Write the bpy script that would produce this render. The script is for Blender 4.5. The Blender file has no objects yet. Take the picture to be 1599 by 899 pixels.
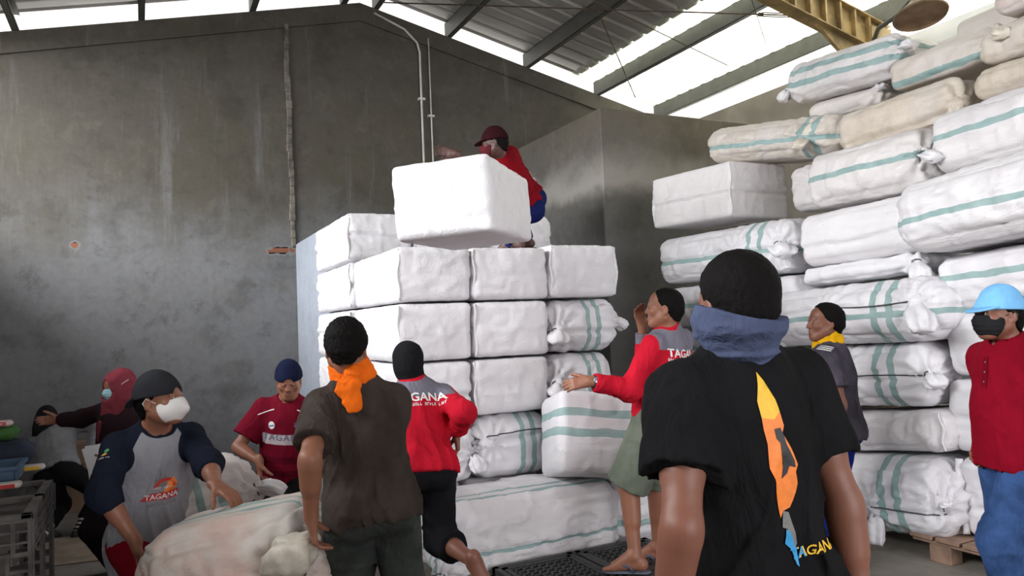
import bpy, bmesh, math, random
import numpy as np
from mathutils import Vector, Matrix
from mathutils.bvhtree import BVHTree

SC = bpy.context.scene
COL = SC.collection
rad = math.radians

# ---------------------------------------------------------------- camera
# room axes: +Y runs along the warehouse into the picture, +X to the right along the gable wall; the camera looks 26.3 degrees right of +Y
F_PX = 1180.0
YAW, PITCH, ROLL = rad(26.3), rad(2.72), rad(2.3)
CAM = np.array([0.0, 0.0, 1.57])
FW = np.array([math.sin(YAW)*math.cos(PITCH), math.cos(YAW)*math.cos(PITCH), math.sin(PITCH)])
R0 = np.array([math.cos(YAW), -math.sin(YAW), 0.0])
U0 = np.cross(R0, FW)
UP = U0*math.cos(ROLL) + R0*math.sin(ROLL)
RT = R0*math.cos(ROLL) - U0*math.sin(ROLL)
cam_d = bpy.data.cameras.new('camera')
cam = bpy.data.objects.new('camera', cam_d)
COL.objects.link(cam)
cam_d.sensor_width = 36.0
cam_d.lens = 36.0*F_PX/1599.0
cam_d.clip_start = 0.05
M3 = Matrix(((RT[0], UP[0], -FW[0]), (RT[1], UP[1], -FW[1]), (RT[2], UP[2], -FW[2])))
cam.matrix_world = Matrix.Translation(CAM) @ M3.to_4x4()
SC.camera = cam

# ---------------------------------------------------------------- view, sky, daylight
SC.view_settings.view_transform = 'Standard'
SC.view_settings.look = 'None'
SC.view_settings.gamma = 1.0
SC.view_settings.exposure = 0.0
SC.view_settings.use_curve_mapping = False
world = bpy.data.worlds.new('sky'); SC.world = world
world.use_nodes = True
world.node_tree.nodes['Background'].inputs[0].default_value = (1.0, 0.985, 0.95, 1)
world.node_tree.nodes['Background'].inputs[1].default_value = 1.5

def area(name, loc, target, sx, sy, power, color=(1, 1, 1), spread=180):
    l = bpy.data.lights.new(name, 'AREA'); l.shape = 'RECTANGLE'; l.size = sx; l.size_y = sy
    l.energy = power; l.color = color; l.spread = rad(spread)
    o = bpy.data.objects.new(name, l); COL.objects.link(o)
    o.location = loc
    d = Vector(target) - Vector(loc)
    o.rotation_euler = d.to_track_quat('-Z', 'Y').to_euler()
    return o
# bright sky above the yard seen by the high open band of the left wall, the big open gate behind the camera, sunlit ground outside the right eave
area('sky_light_left', (-5.6, 4.8, 4.9), (-1.6, 4.8, 3.2), 9.5, 2.4, 1900, (0.97, 0.98, 1.0))
area('gate_light', (3.0, -4.9, 2.1), (3.9, 3.0, 1.7), 4.4, 3.8, 205, (0.96, 0.95, 1.0), 130)
area('sun_on_roof', (8.6, 5.5, 9.0), (6.5, 6.0, 4.7), 4.0, 8.0, 1500, (1.0, 0.98, 0.9))
area('eave_light', (8.6, 6.0, 3.2), (6.2, 6.6, 4.8), 8.0, 1.2, 420, (1.0, 0.99, 0.93))

# ---------------------------------------------------------------- node helpers
class N:
    def __init__(self, name):
        self.m = bpy.data.materials.new(name); self.m.use_nodes = True
        self.t = self.m.node_tree; self.t.nodes.clear()
        self.out = self.t.nodes.new('ShaderNodeOutputMaterial')
        self.b = self.t.nodes.new('ShaderNodeBsdfPrincipled')
        self.t.links.new(self.b.outputs[0], self.out.inputs[0])
    def new(self, typ, **kw):
        n = self.t.nodes.new(typ)
        for k, v in kw.items(): setattr(n, k, v)
        return n
    def link(self, a, b): self.t.links.new(a, b)
    def _in(self, sock, v):
        if hasattr(v, 'is_linked') or hasattr(v, 'links'): self.link(v, sock)
        elif isinstance(v, (tuple, list)) and len(v) == 3 and sock.type == 'RGBA': sock.default_value = (*v, 1)
        else: sock.default_value = v
    def math(self, op, a, b=0.0, c=None, clamp=False):
        n = self.new('ShaderNodeMath', operation=op); n.use_clamp = clamp
        self._in(n.inputs[0], a); self._in(n.inputs[1], b)
        if c is not None: self._in(n.inputs[2], c)
        return n.outputs[0]
    def coords(self, kind='Object'):
        return self.new('ShaderNodeTexCoord').outputs[kind]
    def pos(self): return self.new('ShaderNodeNewGeometry').outputs['Position']
    def mapping(self, v, scale=(1, 1, 1), loc=(0, 0, 0), rot=(0, 0, 0)):
        n = self.new('ShaderNodeMapping'); self.link(v, n.inputs[0])
        n.inputs['Scale'].default_value = scale; n.inputs['Location'].default_value = loc; n.inputs['Rotation'].default_value = rot
        return n.outputs[0]
    def noise(self, v, scale=5, detail=4, rough=.55, dist=0):
        n = self.new('ShaderNodeTexNoise'); self.link(v, n.inputs['Vector'])
        n.inputs['Scale'].default_value = scale; n.inputs['Detail'].default_value = detail
        n.inputs['Roughness'].default_value = rough; n.inputs['Distortion'].default_value = dist
        return n.outputs['Fac']
    def range(self, v, a, b, lo=0.0, hi=1.0, smooth=True):
        n = self.new('ShaderNodeMapRange'); n.interpolation_type = 'SMOOTHSTEP' if smooth else 'LINEAR'
        self._in(n.inputs[0], v); n.inputs[1].default_value = a; n.inputs[2].default_value = b
        n.inputs[3].default_value = lo; n.inputs[4].default_value = hi
        return n.outputs[0]
    def mix(self, f, a, b, blend='MIX'):
        n = self.new('ShaderNodeMix', data_type='RGBA', blend_type=blend)
        self._in(n.inputs[0], f); self._in(n.inputs[6], a); self._in(n.inputs[7], b)
        return n.outputs[2]
    def sep(self, v):
        n = self.new('ShaderNodeSeparateXYZ'); self.link(v, n.inputs[0]); return n.outputs
    def attr(self, name, kind='GEOMETRY'):
        n = self.new('ShaderNodeAttribute', attribute_type=kind); n.attribute_name = name
        return n.outputs
    def bump(self, h, strength=.3, dist=.01):
        n = self.new('ShaderNodeBump'); n.inputs['Strength'].default_value = strength; n.inputs['Distance'].default_value = dist
        self.link(h, n.inputs['Height']); self.link(n.outputs[0], self.b.inputs['Normal'])
    def set(self, **kw):
        names = dict(color='Base Color', rough='Roughness', metal='Metallic', spec='Specular IOR Level', sss='Subsurface Weight', sheen='Sheen Weight')
        for k, v in kw.items(): self._in(self.b.inputs[names[k]], v)
        return self.m

def plain(name, color, rough=.6, metal=0.0, noise=0.25, scale=12, bump=0.0):
    n = N(name)
    f = n.noise(n.coords(), scale, 5)
    dark = tuple(c*(1-noise) for c in color); lite = tuple(min(1, c*(1+noise)) for c in color)
    n.set(color=n.mix(n.range(f, .3, .7), dark, lite), rough=rough, metal=metal)
    if bump: n.bump(f, bump, .01)
    return n.m

def srgb(r, g, b):
    return tuple(((c/255)/12.92 if c/255 <= .04045 else ((c/255+.055)/1.055)**2.4) for c in (r, g, b))

# ---------------------------------------------------------------- object helpers
def tag(o, label=None, cat=None, group=None, kind=None):
    if label: o['label'] = label
    if cat: o['category'] = cat
    if group: o['group'] = group
    if kind: o['kind'] = kind
    return o
def empty(name, loc, label, cat, group=None):
    o = bpy.data.objects.new(name, None); COL.objects.link(o); o.location = loc; o.empty_display_size = .1
    return tag(o, label, cat, group)
def link(name, me, mat, parent=None, label=None):
    o = bpy.data.objects.new(name, me); COL.objects.link(o)
    if mat is not None and not me.materials:
        for m in (mat if isinstance(mat, (list, tuple)) else [mat]): me.materials.append(m)
    if parent is not None:
        o.parent = parent
        # every mesh below is written in world axes; a parent Empty only has a location, a parent mesh carries its own offset
        o.location = -Vector(WORLD.get(parent.name, parent.location))
    if label: o['label'] = label
    WORLD[o.name] = Vector((0, 0, 0)) if parent is not None else o.location.copy()
    return o
WORLD = {}
def np_mesh(name, V, Q, smooth=True, tris=False):
    k = 3 if tris else 4
    V = np.ascontiguousarray(V, np.float32); Q = np.ascontiguousarray(Q, np.int32)
    me = bpy.data.meshes.new(name)
    me.vertices.add(len(V)); me.vertices.foreach_set('co', V.ravel())
    me.loops.add(len(Q)*k); me.loops.foreach_set('vertex_index', Q.ravel())
    me.polygons.add(len(Q))
    me.polygons.foreach_set('loop_start', np.arange(0, len(Q)*k, k, dtype=np.int32))
    me.polygons.foreach_set('use_smooth', np.full(len(Q), smooth))
    me.update(calc_edges=True); me.validate()
    return me
class MB:
    """collects boxes, tubes and lathes into one mesh"""
    def __init__(s): s.v = []; s.f = []; s.sm = []
    def add(s, vs, fs, smooth=False):
        o = len(s.v); s.v += [tuple(v) for v in vs]; s.f += [[i+o for i in f] for f in fs]; s.sm += [smooth]*len(fs)
    def box(s, lo, hi, M=None):
        vs = [Vector((x, y, z)) for x in (lo[0], hi[0]) for y in (lo[1], hi[1]) for z in (lo[2], hi[2])]
        if M is not None: vs = [M @ v for v in vs]
        s.add(vs, [(0, 1, 3, 2), (4, 6, 7, 5), (0, 4, 5, 1), (2, 3, 7, 6), (0, 2, 6, 4), (1, 5, 7, 3)])
    def bar(s, a, b, w, h, upv=(0, 0, 1)):
        a = Vector(a); b = Vector(b); d = (b-a); L = d.length; d.normalize()
        x = d.cross(Vector(upv)); x = x.normalized() if x.length > 1e-4 else Vector((1, 0, 0)); z = x.cross(d)
        M = Matrix.Translation(a) @ Matrix((x, d, z)).transposed().to_4x4()
        s.box((-w/2, 0, -h/2), (w/2, L, h/2), M)
    def tube(s, pts, r, n=8, closed=False):
        pts = [Vector(p) for p in pts]; rs = r if isinstance(r, (list, tuple)) else [r]*len(pts)
        vs = []; prev = None
        for i, p in enumerate(pts):
            t = (pts[min(i+1, len(pts)-1)] - pts[max(i-1, 0)]).normalized()
            if prev is None:
                prev = t.cross(Vector((0, 0, 1)))
                if prev.length < .05: prev = t.cross(Vector((1, 0, 0)))
            prev = (prev - t*prev.dot(t)).normalized(); b = t.cross(prev)
            for k in range(n):
                a = 2*math.pi*k/n; vs.append(p + (prev*math.cos(a)+b*math.sin(a))*rs[i])
        m = len(pts)
        fs = [(i*n+k, i*n+(k+1) % n, (i+1)*n+(k+1) % n, (i+1)*n+k) for i in range(m-1) for k in range(n)]
        fs.append(tuple(range(n-1, -1, -1))); fs.append(tuple(range((m-1)*n, m*n)))
        s.add(vs, fs, True)
    def lathe(s, prof, M, n=32):
        vs = []
        for r, z in prof:
            for k in range(n):
                a = 2*math.pi*k/n; vs.append(M @ Vector((r*math.cos(a), r*math.sin(a), z)))
        m = len(prof)
        fs = [(i*n+k, i*n+(k+1) % n, (i+1)*n+(k+1) % n, (i+1)*n+k) for i in range(m-1) for k in range(n)]
        s.add(vs, fs, True)
    def prism(s, poly, M, depth):
        n = len(poly)
        vs = [M @ Vector((x, y, 0)) for x, y in poly] + [M @ Vector((x, y, depth)) for x, y in poly]
        s.add(vs, [tuple(range(n-1, -1, -1)), tuple(range(n, 2*n))] + [(i, (i+1) % n, n+(i+1) % n, n+i) for i in range(n)])
    def build(s, name, mat, parent=None, bevel=0, label=None):
        me = bpy.data.meshes.new(name); me.from_pydata(s.v, [], s.f); me.update()
        me.polygons.foreach_set('use_smooth', s.sm)
        bm = bmesh.new(); bm.from_mesh(me); bmesh.ops.recalc_face_normals(bm, faces=bm.faces)
        if bevel: bmesh.ops.bevel(bm, geom=bm.edges[:], offset=bevel, segments=1, affect='EDGES')
        bm.to_mesh(me); bm.free()
        return link(name, me, mat, parent, label)

def at(px, py, d):
    """world point seen at that place of the 1599 x 899 frame, at distance d along the view axis"""
    return CAM + (FW + RT*(px-799.5)/F_PX - UP*(py-449.5)/F_PX)*d

# ---------------------------------------------------------------- noise in numpy
def _hash(ix, iy, iz):
    h = (ix.astype(np.int64)*374761393 + iy.astype(np.int64)*668265263 + iz.astype(np.int64)*2246822519) & 0xffffffff
    h = ((h ^ (h >> 13))*1274126177) & 0xffffffff
    h = h ^ (h >> 16)
    return (h/4294967295.0*2-1).astype(np.float32)
def vnoise(P, scale=(1, 1, 1), off=0.0):
    P = np.asarray(P, np.float32)*np.asarray(scale, np.float32) + np.float32(off)
    i = np.floor(P).astype(np.int64); f = P-i; u = f*f*(3-2*f)
    r = 0
    for a in (0, 1):
        for b in (0, 1):
            for c in (0, 1):
                w = (u[..., 0] if a else 1-u[..., 0])*(u[..., 1] if b else 1-u[..., 1])*(u[..., 2] if c else 1-u[..., 2])
                r = r + w*_hash(i[..., 0]+a, i[..., 1]+b, i[..., 2]+c)
    return r
def ridge(P, scale, off=0.0):
    return 1-2*np.abs(vnoise(P, scale, off))
# ================================================================ materials of the building
def wall_material(name, stain, light, split, amount=1.0, holes=(), bloom=None):
    n = N(name); p = n.pos()
    big = n.noise(p, .55, 5, .6, .4); mid = n.noise(p, 1.7, 6, .62, .2)
    streak = n.noise(n.mapping(p, (3.2, 3.2, .35)), 1.6, 6, .65)
    fine = n.noise(p, 14, 6, .7)
    x, y, z = n.sep(p)
    hgt = n.math('ADD', z, n.math('MULTIPLY', n.math('SUBTRACT', big, .5), 2.6))
    hgt = n.math('ADD', hgt, n.math('MULTIPLY', n.math('SUBTRACT', streak, .5), 1.1))
    f = n.range(hgt, split-.75, split+.75)
    c = n.mix(f, light, stain)
    c = n.mix(n.range(mid, .5, .72, 0, .55*amount), c, tuple(v*.5 for v in stain))
    c = n.mix(n.range(streak, .56, .75, 0, .4*amount), c, tuple(min(1, v*1.5) for v in light))
    pat = n.noise(p, 3.6, 8, .72, .3)
    c = n.mix(n.range(pat, .52, .70, 0, .38*amount), c, tuple(min(1, v*1.7) for v in stain))
    c = n.mix(n.range(pat, .48, .30, 0, .45*amount), c, tuple(v*.45 for v in stain))
    moss = n.math('MULTIPLY', n.range(big, .5, .62), n.range(z, 2.4, 3.4))
    c = n.mix(n.math('MULTIPLY', moss, .28), c, (.085, .08, .045))
    c = n.mix(n.range(fine, .3, .75, 0, .25), c, tuple(v*.6 for v in stain))
    if bloom:
        bz = n.math('ADD', z, n.math('MULTIPLY', n.math('SUBTRACT', mid, .5), .5))
        bb = n.math('MULTIPLY', n.range(bz, bloom[0]-.18, bloom[0]), n.range(bz, bloom[0], bloom[0]+.4, 1, 0))
        c = n.mix(n.math('MULTIPLY', bb, .75), c, (.36, .34, .31))
    for hx, hz, rx, rz in holes:
        # plaster broken away, pale rim, brick showing with a dark hollow
        wob = n.math('MULTIPLY', n.math('SUBTRACT', n.noise(p, 13, 4), .5), 2.6)
        dx = n.math('DIVIDE', n.math('SUBTRACT', x, hx), rx); dz = n.math('DIVIDE', n.math('SUBTRACT', z, hz), rz)
        d = n.math('ADD', n.math('SQRT', n.math('ADD', n.math('MULTIPLY', dx, dx), n.math('MULTIPLY', dz, dz))), wob)
        rim = n.math('LESS_THAN', d, 1.45); core = n.math('LESS_THAN', d, 1.0)
        c = n.mix(n.math('MULTIPLY', rim, .3), c, (.30, .29, .285))
        row = n.math('GREATER_THAN', n.math('SINE', n.math('MULTIPLY', n.math('SUBTRACT', z, hz-.02), 70)), -.15)
        c = n.mix(core, c, n.mix(row, (.018, .014, .012), (.24, .095, .055)))
    n.set(color=c, rough=.88, spec=.25)
    n.bump(n.math('ADD', n.math('MULTIPLY', streak, .6), n.math('MULTIPLY', fine, .4)), .35, .02)
    return n.m
M_wall = wall_material('sooty_plaster', (.105, .096, .080), (.19, .192, .198), 2.75, 1.0,
                       holes=((-.58, 2.545, .034, .04), (1.46, 2.51, .12, .042), (1.56, 3.70, .02, .025)))
M_bin = wall_material('stained_plaster', (.15, .132, .105), (.135, .135, .135), 3.25, .9, bloom=(3.08,))
M_binl = wall_material('grey_plaster', (.27, .28, .30), (.30, .33, .38), 3.6, .5)
M_side = N('limewashed_wall')
def _side():
    n = M_side; p = n.pos(); x, y, z = n.sep(p)
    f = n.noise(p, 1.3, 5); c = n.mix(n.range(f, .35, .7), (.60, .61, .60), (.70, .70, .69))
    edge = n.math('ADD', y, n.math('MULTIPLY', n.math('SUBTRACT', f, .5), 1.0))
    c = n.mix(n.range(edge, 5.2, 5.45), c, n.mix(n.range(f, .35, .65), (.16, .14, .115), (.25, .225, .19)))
    n.set(color=c, rough=.85); n.bump(f, .2, .02); return n.m
M_side = _side()
def _floor():
    n = N('worn_concrete'); p = n.pos()
    a = n.noise(p, 1.1, 6, .6); b = n.noise(p, 8, 6, .7)
    c = n.mix(n.range(a, .3, .7), (.17, .15, .125), (.30, .275, .24))
    c = n.mix(n.range(b, .45, .75, 0, .5), c, (.13, .115, .10))
    n.set(color=c, rough=.8); n.bump(b, .25, .01); return n.m
M_floor = _floor()
def _roof():
    n = N('roof_sheet'); p = n.pos(); x, y, z = n.sep(p)
    a = n.noise(n.mapping(p, (.5, 5, 1)), 1.5, 5, .6); b = n.noise(p, 2.2, 4)
    c = n.mix(n.range(a, .3, .7), (.42, .40, .375), (.56, .54, .51))
    c = n.mix(n.range(b, .55, .75, 0, .35), c, (.33, .30, .26))
    n.set(color=c, rough=.42, metal=.35); return n.m
M_roof = _roof()
M_steel = plain('painted_steel', (.085, .085, .072), .5, .2, .12, 6)
M_gable_steel = plain('ochre_steel', (.30, .21, .09), .5, .2, .4, 5)
M_pipe = plain('white_conduit', (.62, .61, .57), .5, 0, .12, 8)
M_cable = plain('rusty_rod', (.10, .07, .05), .6, .4, .3, 30)

# ================================================================ the building
def structure(mb, name, mat, bevel=0):
    o = mb.build(name, mat, None, bevel); o['kind'] = 'structure'; return o
XL, XR, YB, YF = -2.1, 6.9, 8.84, -5.2
RX, RZ, SL = 2.45, 5.53, .236          # ridge of the gable wall and the slope
def gz(x): return RZ - SL*abs(x-RX)
mb = MB(); mb.box((XL-2.5, YF-3, -.15), (XR+2.5, YB+1.2, 0)); structure(mb, 'floor', M_floor)
# gable wall with a raised ring beam under its top edge
mb = MB()
poly = [(XL-.15, 0), (XR+.15, 0), (XR+.15, gz(XR+.15)), (RX, RZ), (XL-.15, gz(XL-.15))]
Mw = Matrix(((1, 0, 0, 0), (0, 0, 1, YB), (0, 1, 0, 0), (0, 0, 0, 1)))
mb.prism(poly, Mw, .15); structure(mb, 'wall_back', M_wall)
mb = MB()
for a, b in ((XL, RX), (RX, XR)):
    ia = (a, gz(a)); ib = (b, gz(b))
    mb.prism([(ia[0], ia[1]-.22), (ib[0], ib[1]-.22), (ib[0], ib[1]-.002), (ia[0], ia[1]-.002)], Mw @ Matrix.Translation((0, 0, -.035)), .035)
structure(mb, 'trim_1', M_wall)
# plaster pilaster line on the gable wall above the low partition
mb = MB(); rng = random.Random(4)
for i in range(26):
    z0 = 2.55 + i*.1; w = .026 + rng.uniform(-.004, .008); dx = -.006*math.sin(i*.7)
    mb.box((1.60-w+dx-.004*i*.3, YB-.03-rng.uniform(0, .012), z0), (1.60+w+dx-.004*i*.3, YB, z0+.1))
structure(mb, 'trim_2', plain('pale_mortar', (.15, .135, .11), .9, 0, .4, 9, .4), .006)
# right bin: partition coming forward and its return towards the side wall; left bin: low partition
mb = MB(); mb.prism([(4.42, 6.67), (XR, 6.67), (XR, 6.82), (4.57, 6.82), (4.57, YB), (4.42, YB)], Matrix.Identity(4), 3.83)
structure(mb, 'wall_bin_right', M_bin, .012)
mb = MB(); mb.box((1.62, 7.24, 0), (1.74, YB, 2.585)); structure(mb, 'wall_bin_left', M_binl, .012)
# side wall with an open slot under the eave
mb = MB(); mb.box((XR, YF, 0), (XR+.15, YB, 4.27)); structure(mb, 'wall_right', M_side)
# left wall with its high open band, rear wall with a wide gate
mb = MB(); mb.box((XL-.15, YF, 0), (XL, YB, 2.9))
for y in (YF, -1.6, 1.9, 5.4): mb.box((XL-.15, y, 2.9), (XL, y+.2, 4.4))
structure(mb, 'wall_left', M_wall)
mb = MB()
mb.box((XL, YF, 0), (-1.4, YF+.15, 4.4)); mb.box((4.6, YF, 0), (XR, YF+.15, 4.4)); mb.box((XL, YF, 4.1), (XR, YF+.15, 4.6))
mb.prism([(XL, 4.6), (XR, 4.6), (XR, 4.65), (RX, RZ+.15), (XL, 4.65)], Matrix(((1, 0, 0, 0), (0, 0, 1, YF), (0, 1, 0, 0), (0, 0, 0, 1))), .15)
structure(mb, 'wall_front', M_wall)
# corrugated roof: ribs run down the slope
mb = MB(); PR = .2
prof = []
y = YF-.2
while y < YB+.02:
    prof += [(y, 0), (y+.17, 0), (y+.195, .032), (y+.225, .032)]
    y += .25
prof = [(min(a, YB+.02), b) for a, b in prof]
for x0, x1 in ((RX, 5.55), (RX, XL-.55)):
    vs = []
    for yy, hh in prof: vs += [(x0, yy, gz(x0)+PR+hh), (x1, yy, gz(x1)+PR+hh)]
    mb.add(vs, [(2*i, 2*i+1, 2*i+3, 2*i+2) for i in range(len(prof)-1)])
structure(mb, 'ceiling', M_roof)
# translucent fibreglass sheets along the right eave
def _fibre():
    n = N('fibreglass_sheet'); p = n.pos(); a = n.noise(n.mapping(p, (.4, 4, 1)), 2, 4)
    tr = n.new('ShaderNodeBsdfTranslucent'); n.link(n.mix(n.range(a, .3, .7), (.70, .72, .62), (.86, .87, .80)), tr.inputs[0])
    n.set(color=(.7, .7, .64), rough=.5); mx = n.new('ShaderNodeMixShader'); mx.inputs[0].default_value = .8
    n.link(n.b.outputs[0], mx.inputs[1]); n.link(tr.outputs[0], mx.inputs[2]); n.link(mx.outputs[0], n.out.inputs[0]); return n.m
mb = MB(); vs = []
for yy, hh in prof: vs += [(5.45, yy, gz(5.45)+PR+hh-.012), (XR+.55, yy, gz(XR+.55)+PR+hh-.012)]
mb.add(vs, [(2*i, 2*i+1, 2*i+3, 2*i+2) for i in range(len(prof)-1)])
structure(mb, 'skylight_ceiling', _fibre())
# steel purlins, each an open channel
for x in (-2.0, -1.08, .06, 1.2, 2.25, 2.65, 3.6, 4.72, 5.83, 6.86):
    mb = MB(); z = gz(x); s = -SL if x > RX else SL
    for lo, hi in (((-.025, 0), (-.019, PR)), ((-.025, 0), (.04, .006)), ((-.025, PR-.008), (.04, PR-.002)), ((.034, 0), (.04, .03))):
        mb.box((x+lo[0], YF, z+lo[1]), (x+hi[0], YB+.05, z+hi[1]))
    o = structure(mb, 'purlin_beam', M_steel)
# portal frame rafter with its haunch, near the right side wall
mb = MB(); yr = 5.1
for a, b in ((XR, RX), (RX, XL)):
    for off, w, h in ((-.05, .16, .012), (-.36, .16, .012), (-.2, .012, .31)):
        mb.bar((a, yr, gz(a)+off), (b, yr, gz(b)+off), w, h)
    for k in range(22):
        t = (k+.5)/22; x = a+(b-a)*t
        mb.box((x-.012, yr-.07, gz(x)-.36), (x+.012, yr+.07, gz(x)-.05))
mb.prism([(6.88, 4.45), (6.88, 3.6), (5.9, gz(5.9)-.36), (5.9, gz(5.9)-.3)], Matrix(((1, 0, 0, 0), (0, 0, 1, yr-.02), (0, 1, 0, 0), (0, 0, 0, 1))), .04)
mb.box((6.6, yr-.08, 0), (6.89, yr+.08, 4.4))
structure(mb, 'portal_frame_beam', M_gable_steel)
# twin conduits on the gable wall, one after a slanting run along the roof edge
root = empty('conduit_pipe', (3.0, YB, 4), 'pale electrical conduit bending down the gable wall, the left of two side by side', 'pipe', 'conduits on the gable wall')
mb = MB(); mb.tube([(2.62, YB-.05, 5.42), (3.0, YB-.05, 5.27), (3.16, YB-.05, 5.12), (3.19, YB-.05, 5.0), (3.2, YB-.05, 2.2)], .014); mb.build('conduit', M_pipe, root)
for z in (4.4, 3.5):
    mb = MB(); mb.box((3.16, YB-.06, z), (3.24, YB, z+.03)); mb.build('clip', M_pipe, root)
root = empty('conduit_pipe', (3.3, YB, 4), 'pale straight electrical conduit, right of the bent one on the gable wall', 'pipe', 'conduits on the gable wall')
mb = MB(); mb.tube([(3.315, YB-.04, 5.2), (3.325, YB-.04, 2.2)], .010); mb.build('conduit', M_pipe, root)
mb = MB(); mb.box((3.28, YB-.05, 4.2), (3.36, YB, 4.225)); mb.build('clip', M_pipe, root)
# bracing rods under the roof
def rod(a, b, label, r=.008, turn=None):
    root = empty('bracing_rod', a, label, 'rod', 'bracing rods under the roof')
    mb = MB(); mb.tube([a, b], r, 6); mb.build('rod', M_cable, root)
    if turn is not None:
        p = Vector(a).lerp(Vector(b), turn); d = (Vector(b)-Vector(a)).normalized()
        mb = MB()
        for s in (-1, 1): mb.tube([p-d*.14+Vector((0, 0, .02*s)), p+d*.14+Vector((0, 0, .02*s))], .006, 6)
        for q in (-.16, .16): mb.tube([p+d*(q-.03), p+d*(q+.03)], .022, 8)
        mb.build('turnbuckle', M_cable, root)
def roofpt(px, py, drop=.06):
    r = FW + RT*(px-799.5)/F_PX - UP*(py-449.5)/F_PX
    # right slope: z = RZ + SL*RX - SL*x - drop
    t = (RZ + SL*RX - drop - 1.57)/(r[2] + SL*r[0])
    return tuple(CAM + r*t)
rod(roofpt(600, 4, .05), roofpt(1330, 27, .05), 'long thin tie rod with a turnbuckle crossing below the purlins', .008, .86)
rod(roofpt(922, -10, .08), roofpt(992, 152, .08), 'thin rusty brace rod slanting down to the corner of the bin wall', .007)
rod(roofpt(925, 0, .11), roofpt(1136, 102, .11), 'thin sag rod running down the roof slope between the purlins', .006)
rod(roofpt(1172, -6, .14), roofpt(1196, 68, .12), 'short pale hanging wire in front of the bright roof sheets', .004)
# high-bay lamp on its arm
root = empty('high_bay_lamp', tuple(at(1437, 20, 6.2)), 'round rust-brown high-bay lamp hood on an arm under the eave', 'lamp')
c = Vector(at(1437, 24, 6.2)); ax = Vector((.12, .22, 1)).normalized()
Ml = Matrix.Translation(c) @ ax.to_track_quat('Z', 'Y').to_matrix().to_4x4()
mb = MB(); mb.lathe([(.205, -.012), (.21, 0), (.20, .012), (.15, .05), (.09, .1), (.055, .14), (.05, .15), (.05, .14), (.085, .09), (.145, .04), (.19, .003), (.205, -.012)], Ml, 40)
mb.lathe([(0, .02), (.1, .018), (.16, .012), (.196, .002)], Ml, 40)
mb.build('lamp_shade', plain('rusty_enamel', (.17, .105, .06), .55, .2, .35, 6), root)
mb = MB(); mb.lathe([(0, .23), (.05, .23), (.06, .2), (.055, .14), (0, .14)], Ml, 20); mb.build('lamp_neck', plain('zinc', (.4, .4, .38), .4, .6), root)
mb = MB(); mb.tube([Ml @ Vector((0, 0, .2)), Vector(at(1405, 22, 6.35)), Vector(at(1372, 44, 6.9)), (6.85, 5.25, 4.25)], .022, 8); mb.build('lamp_arm', M_steel, root)
# ================================================================ woven sack bales
def _sack():
    n = N('woven_sack'); p = n.coords('Object')
    w = n.new('ShaderNodeTexNoise', noise_dimensions='3D'); n.link(p, w.inputs['Vector'])
    w.inputs['Scale'].default_value = 6; w.inputs['Detail'].default_value = 2
    off = n.new('ShaderNodeVectorMath', operation='MULTIPLY_ADD'); n.link(w.outputs['Color'], off.inputs[0])
    off.inputs[1].default_value = (.035, .035, .035); n.link(p, off.inputs[2])
    x, y, z = n.sep(off.outputs[0]); 
    sub = lambda v: n.math('SUBTRACT', v, .0175)
    x, y, z = sub(x), sub(y), sub(z)
    def band(v, name):
        c = n.attr(name, 'OBJECT')['Fac']; g = n.attr('band_gap', 'OBJECT')['Fac']; hw = n.attr('band_width', 'OBJECT')['Fac']
        d = n.math('ABSOLUTE', n.math('SUBTRACT', n.math('ABSOLUTE', n.math('SUBTRACT', v, c)), g))
        return n.math('LESS_THAN', d, hw)
    def line(v, name):
        c = n.attr(name, 'OBJECT')['Fac']; hw = n.attr('band_width', 'OBJECT')['Fac']
        return n.math('LESS_THAN', n.math('ABSOLUTE', n.math('SUBTRACT', v, c)), n.math('MULTIPLY', hw, .8))
    m = n.math('MAXIMUM', n.math('MAXIMUM', band(x, 'band_x'), band(z, 'band_z')), n.math('MAXIMUM', band(y, 'band_y'), line(z, 'line_z')))
    dirt = n.attr('dirt', 'OBJECT')['Fac']; seed = n.attr('seed', 'OBJECT')['Fac']
    pp = n.new('ShaderNodeVectorMath', operation='ADD'); n.link(p, pp.inputs[0])
    cx = n.new('ShaderNodeCombineXYZ'); n.link(seed, cx.inputs[0]); n.link(seed, cx.inputs[1]); n.link(cx.outputs[0], pp.inputs[1])
    q = pp.outputs[0]
    a = n.noise(q, 2.2, 5, .6); b = n.noise(q, 9, 5, .65); sp = n.noise(q, 38, 2)
    base = n.mix(n.range(a, .3, .7), (.68, .66, .685), (.76, .75, .77))
    dusty = n.mix(n.range(b, .3, .7), (.55, .475, .385), (.66, .585, .49))
    c = n.mix(n.math('MULTIPLY', dirt, n.range(a, .2, .62, .55, 1.0)), base, dusty)
    pink = n.attr('pink', 'OBJECT')['Fac']
    c = n.mix(n.math('MULTIPLY', pink, n.range(a, .42, .62)), c, (.60, .40, .35))
    c = n.mix(n.math('MULTIPLY', n.range(sp, .74, .78), .5), c, (.30, .27, .25))
    g = n.mix(n.range(b, .3, .7), (.26, .385, .375), (.33, .45, .44))
    c = n.mix(m, c, g)
    n.set(color=c, rough=.55, spec=.35)
    # crumpled weave
    cr = n.noise(n.mapping(q, (1, 1, 1)), 11, 6, .62, .8)
    fo = n.noise(n.mapping(q, (2.6, 9, 9)), 1.9, 6, .62, 1.2)
    rg = n.math('ABSOLUTE', n.math('SUBTRACT', fo, .5))
    h = n.math('ADD', n.math('MULTIPLY', cr, .55), n.math('MULTIPLY', rg, 1.6))
    n.bump(h, .42, .014)
    return n.m
M_sack = _sack()
M_knot = plain('sack_mouth', (.74, .73, .75), .5, 0, .08, 18, .5)
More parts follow.
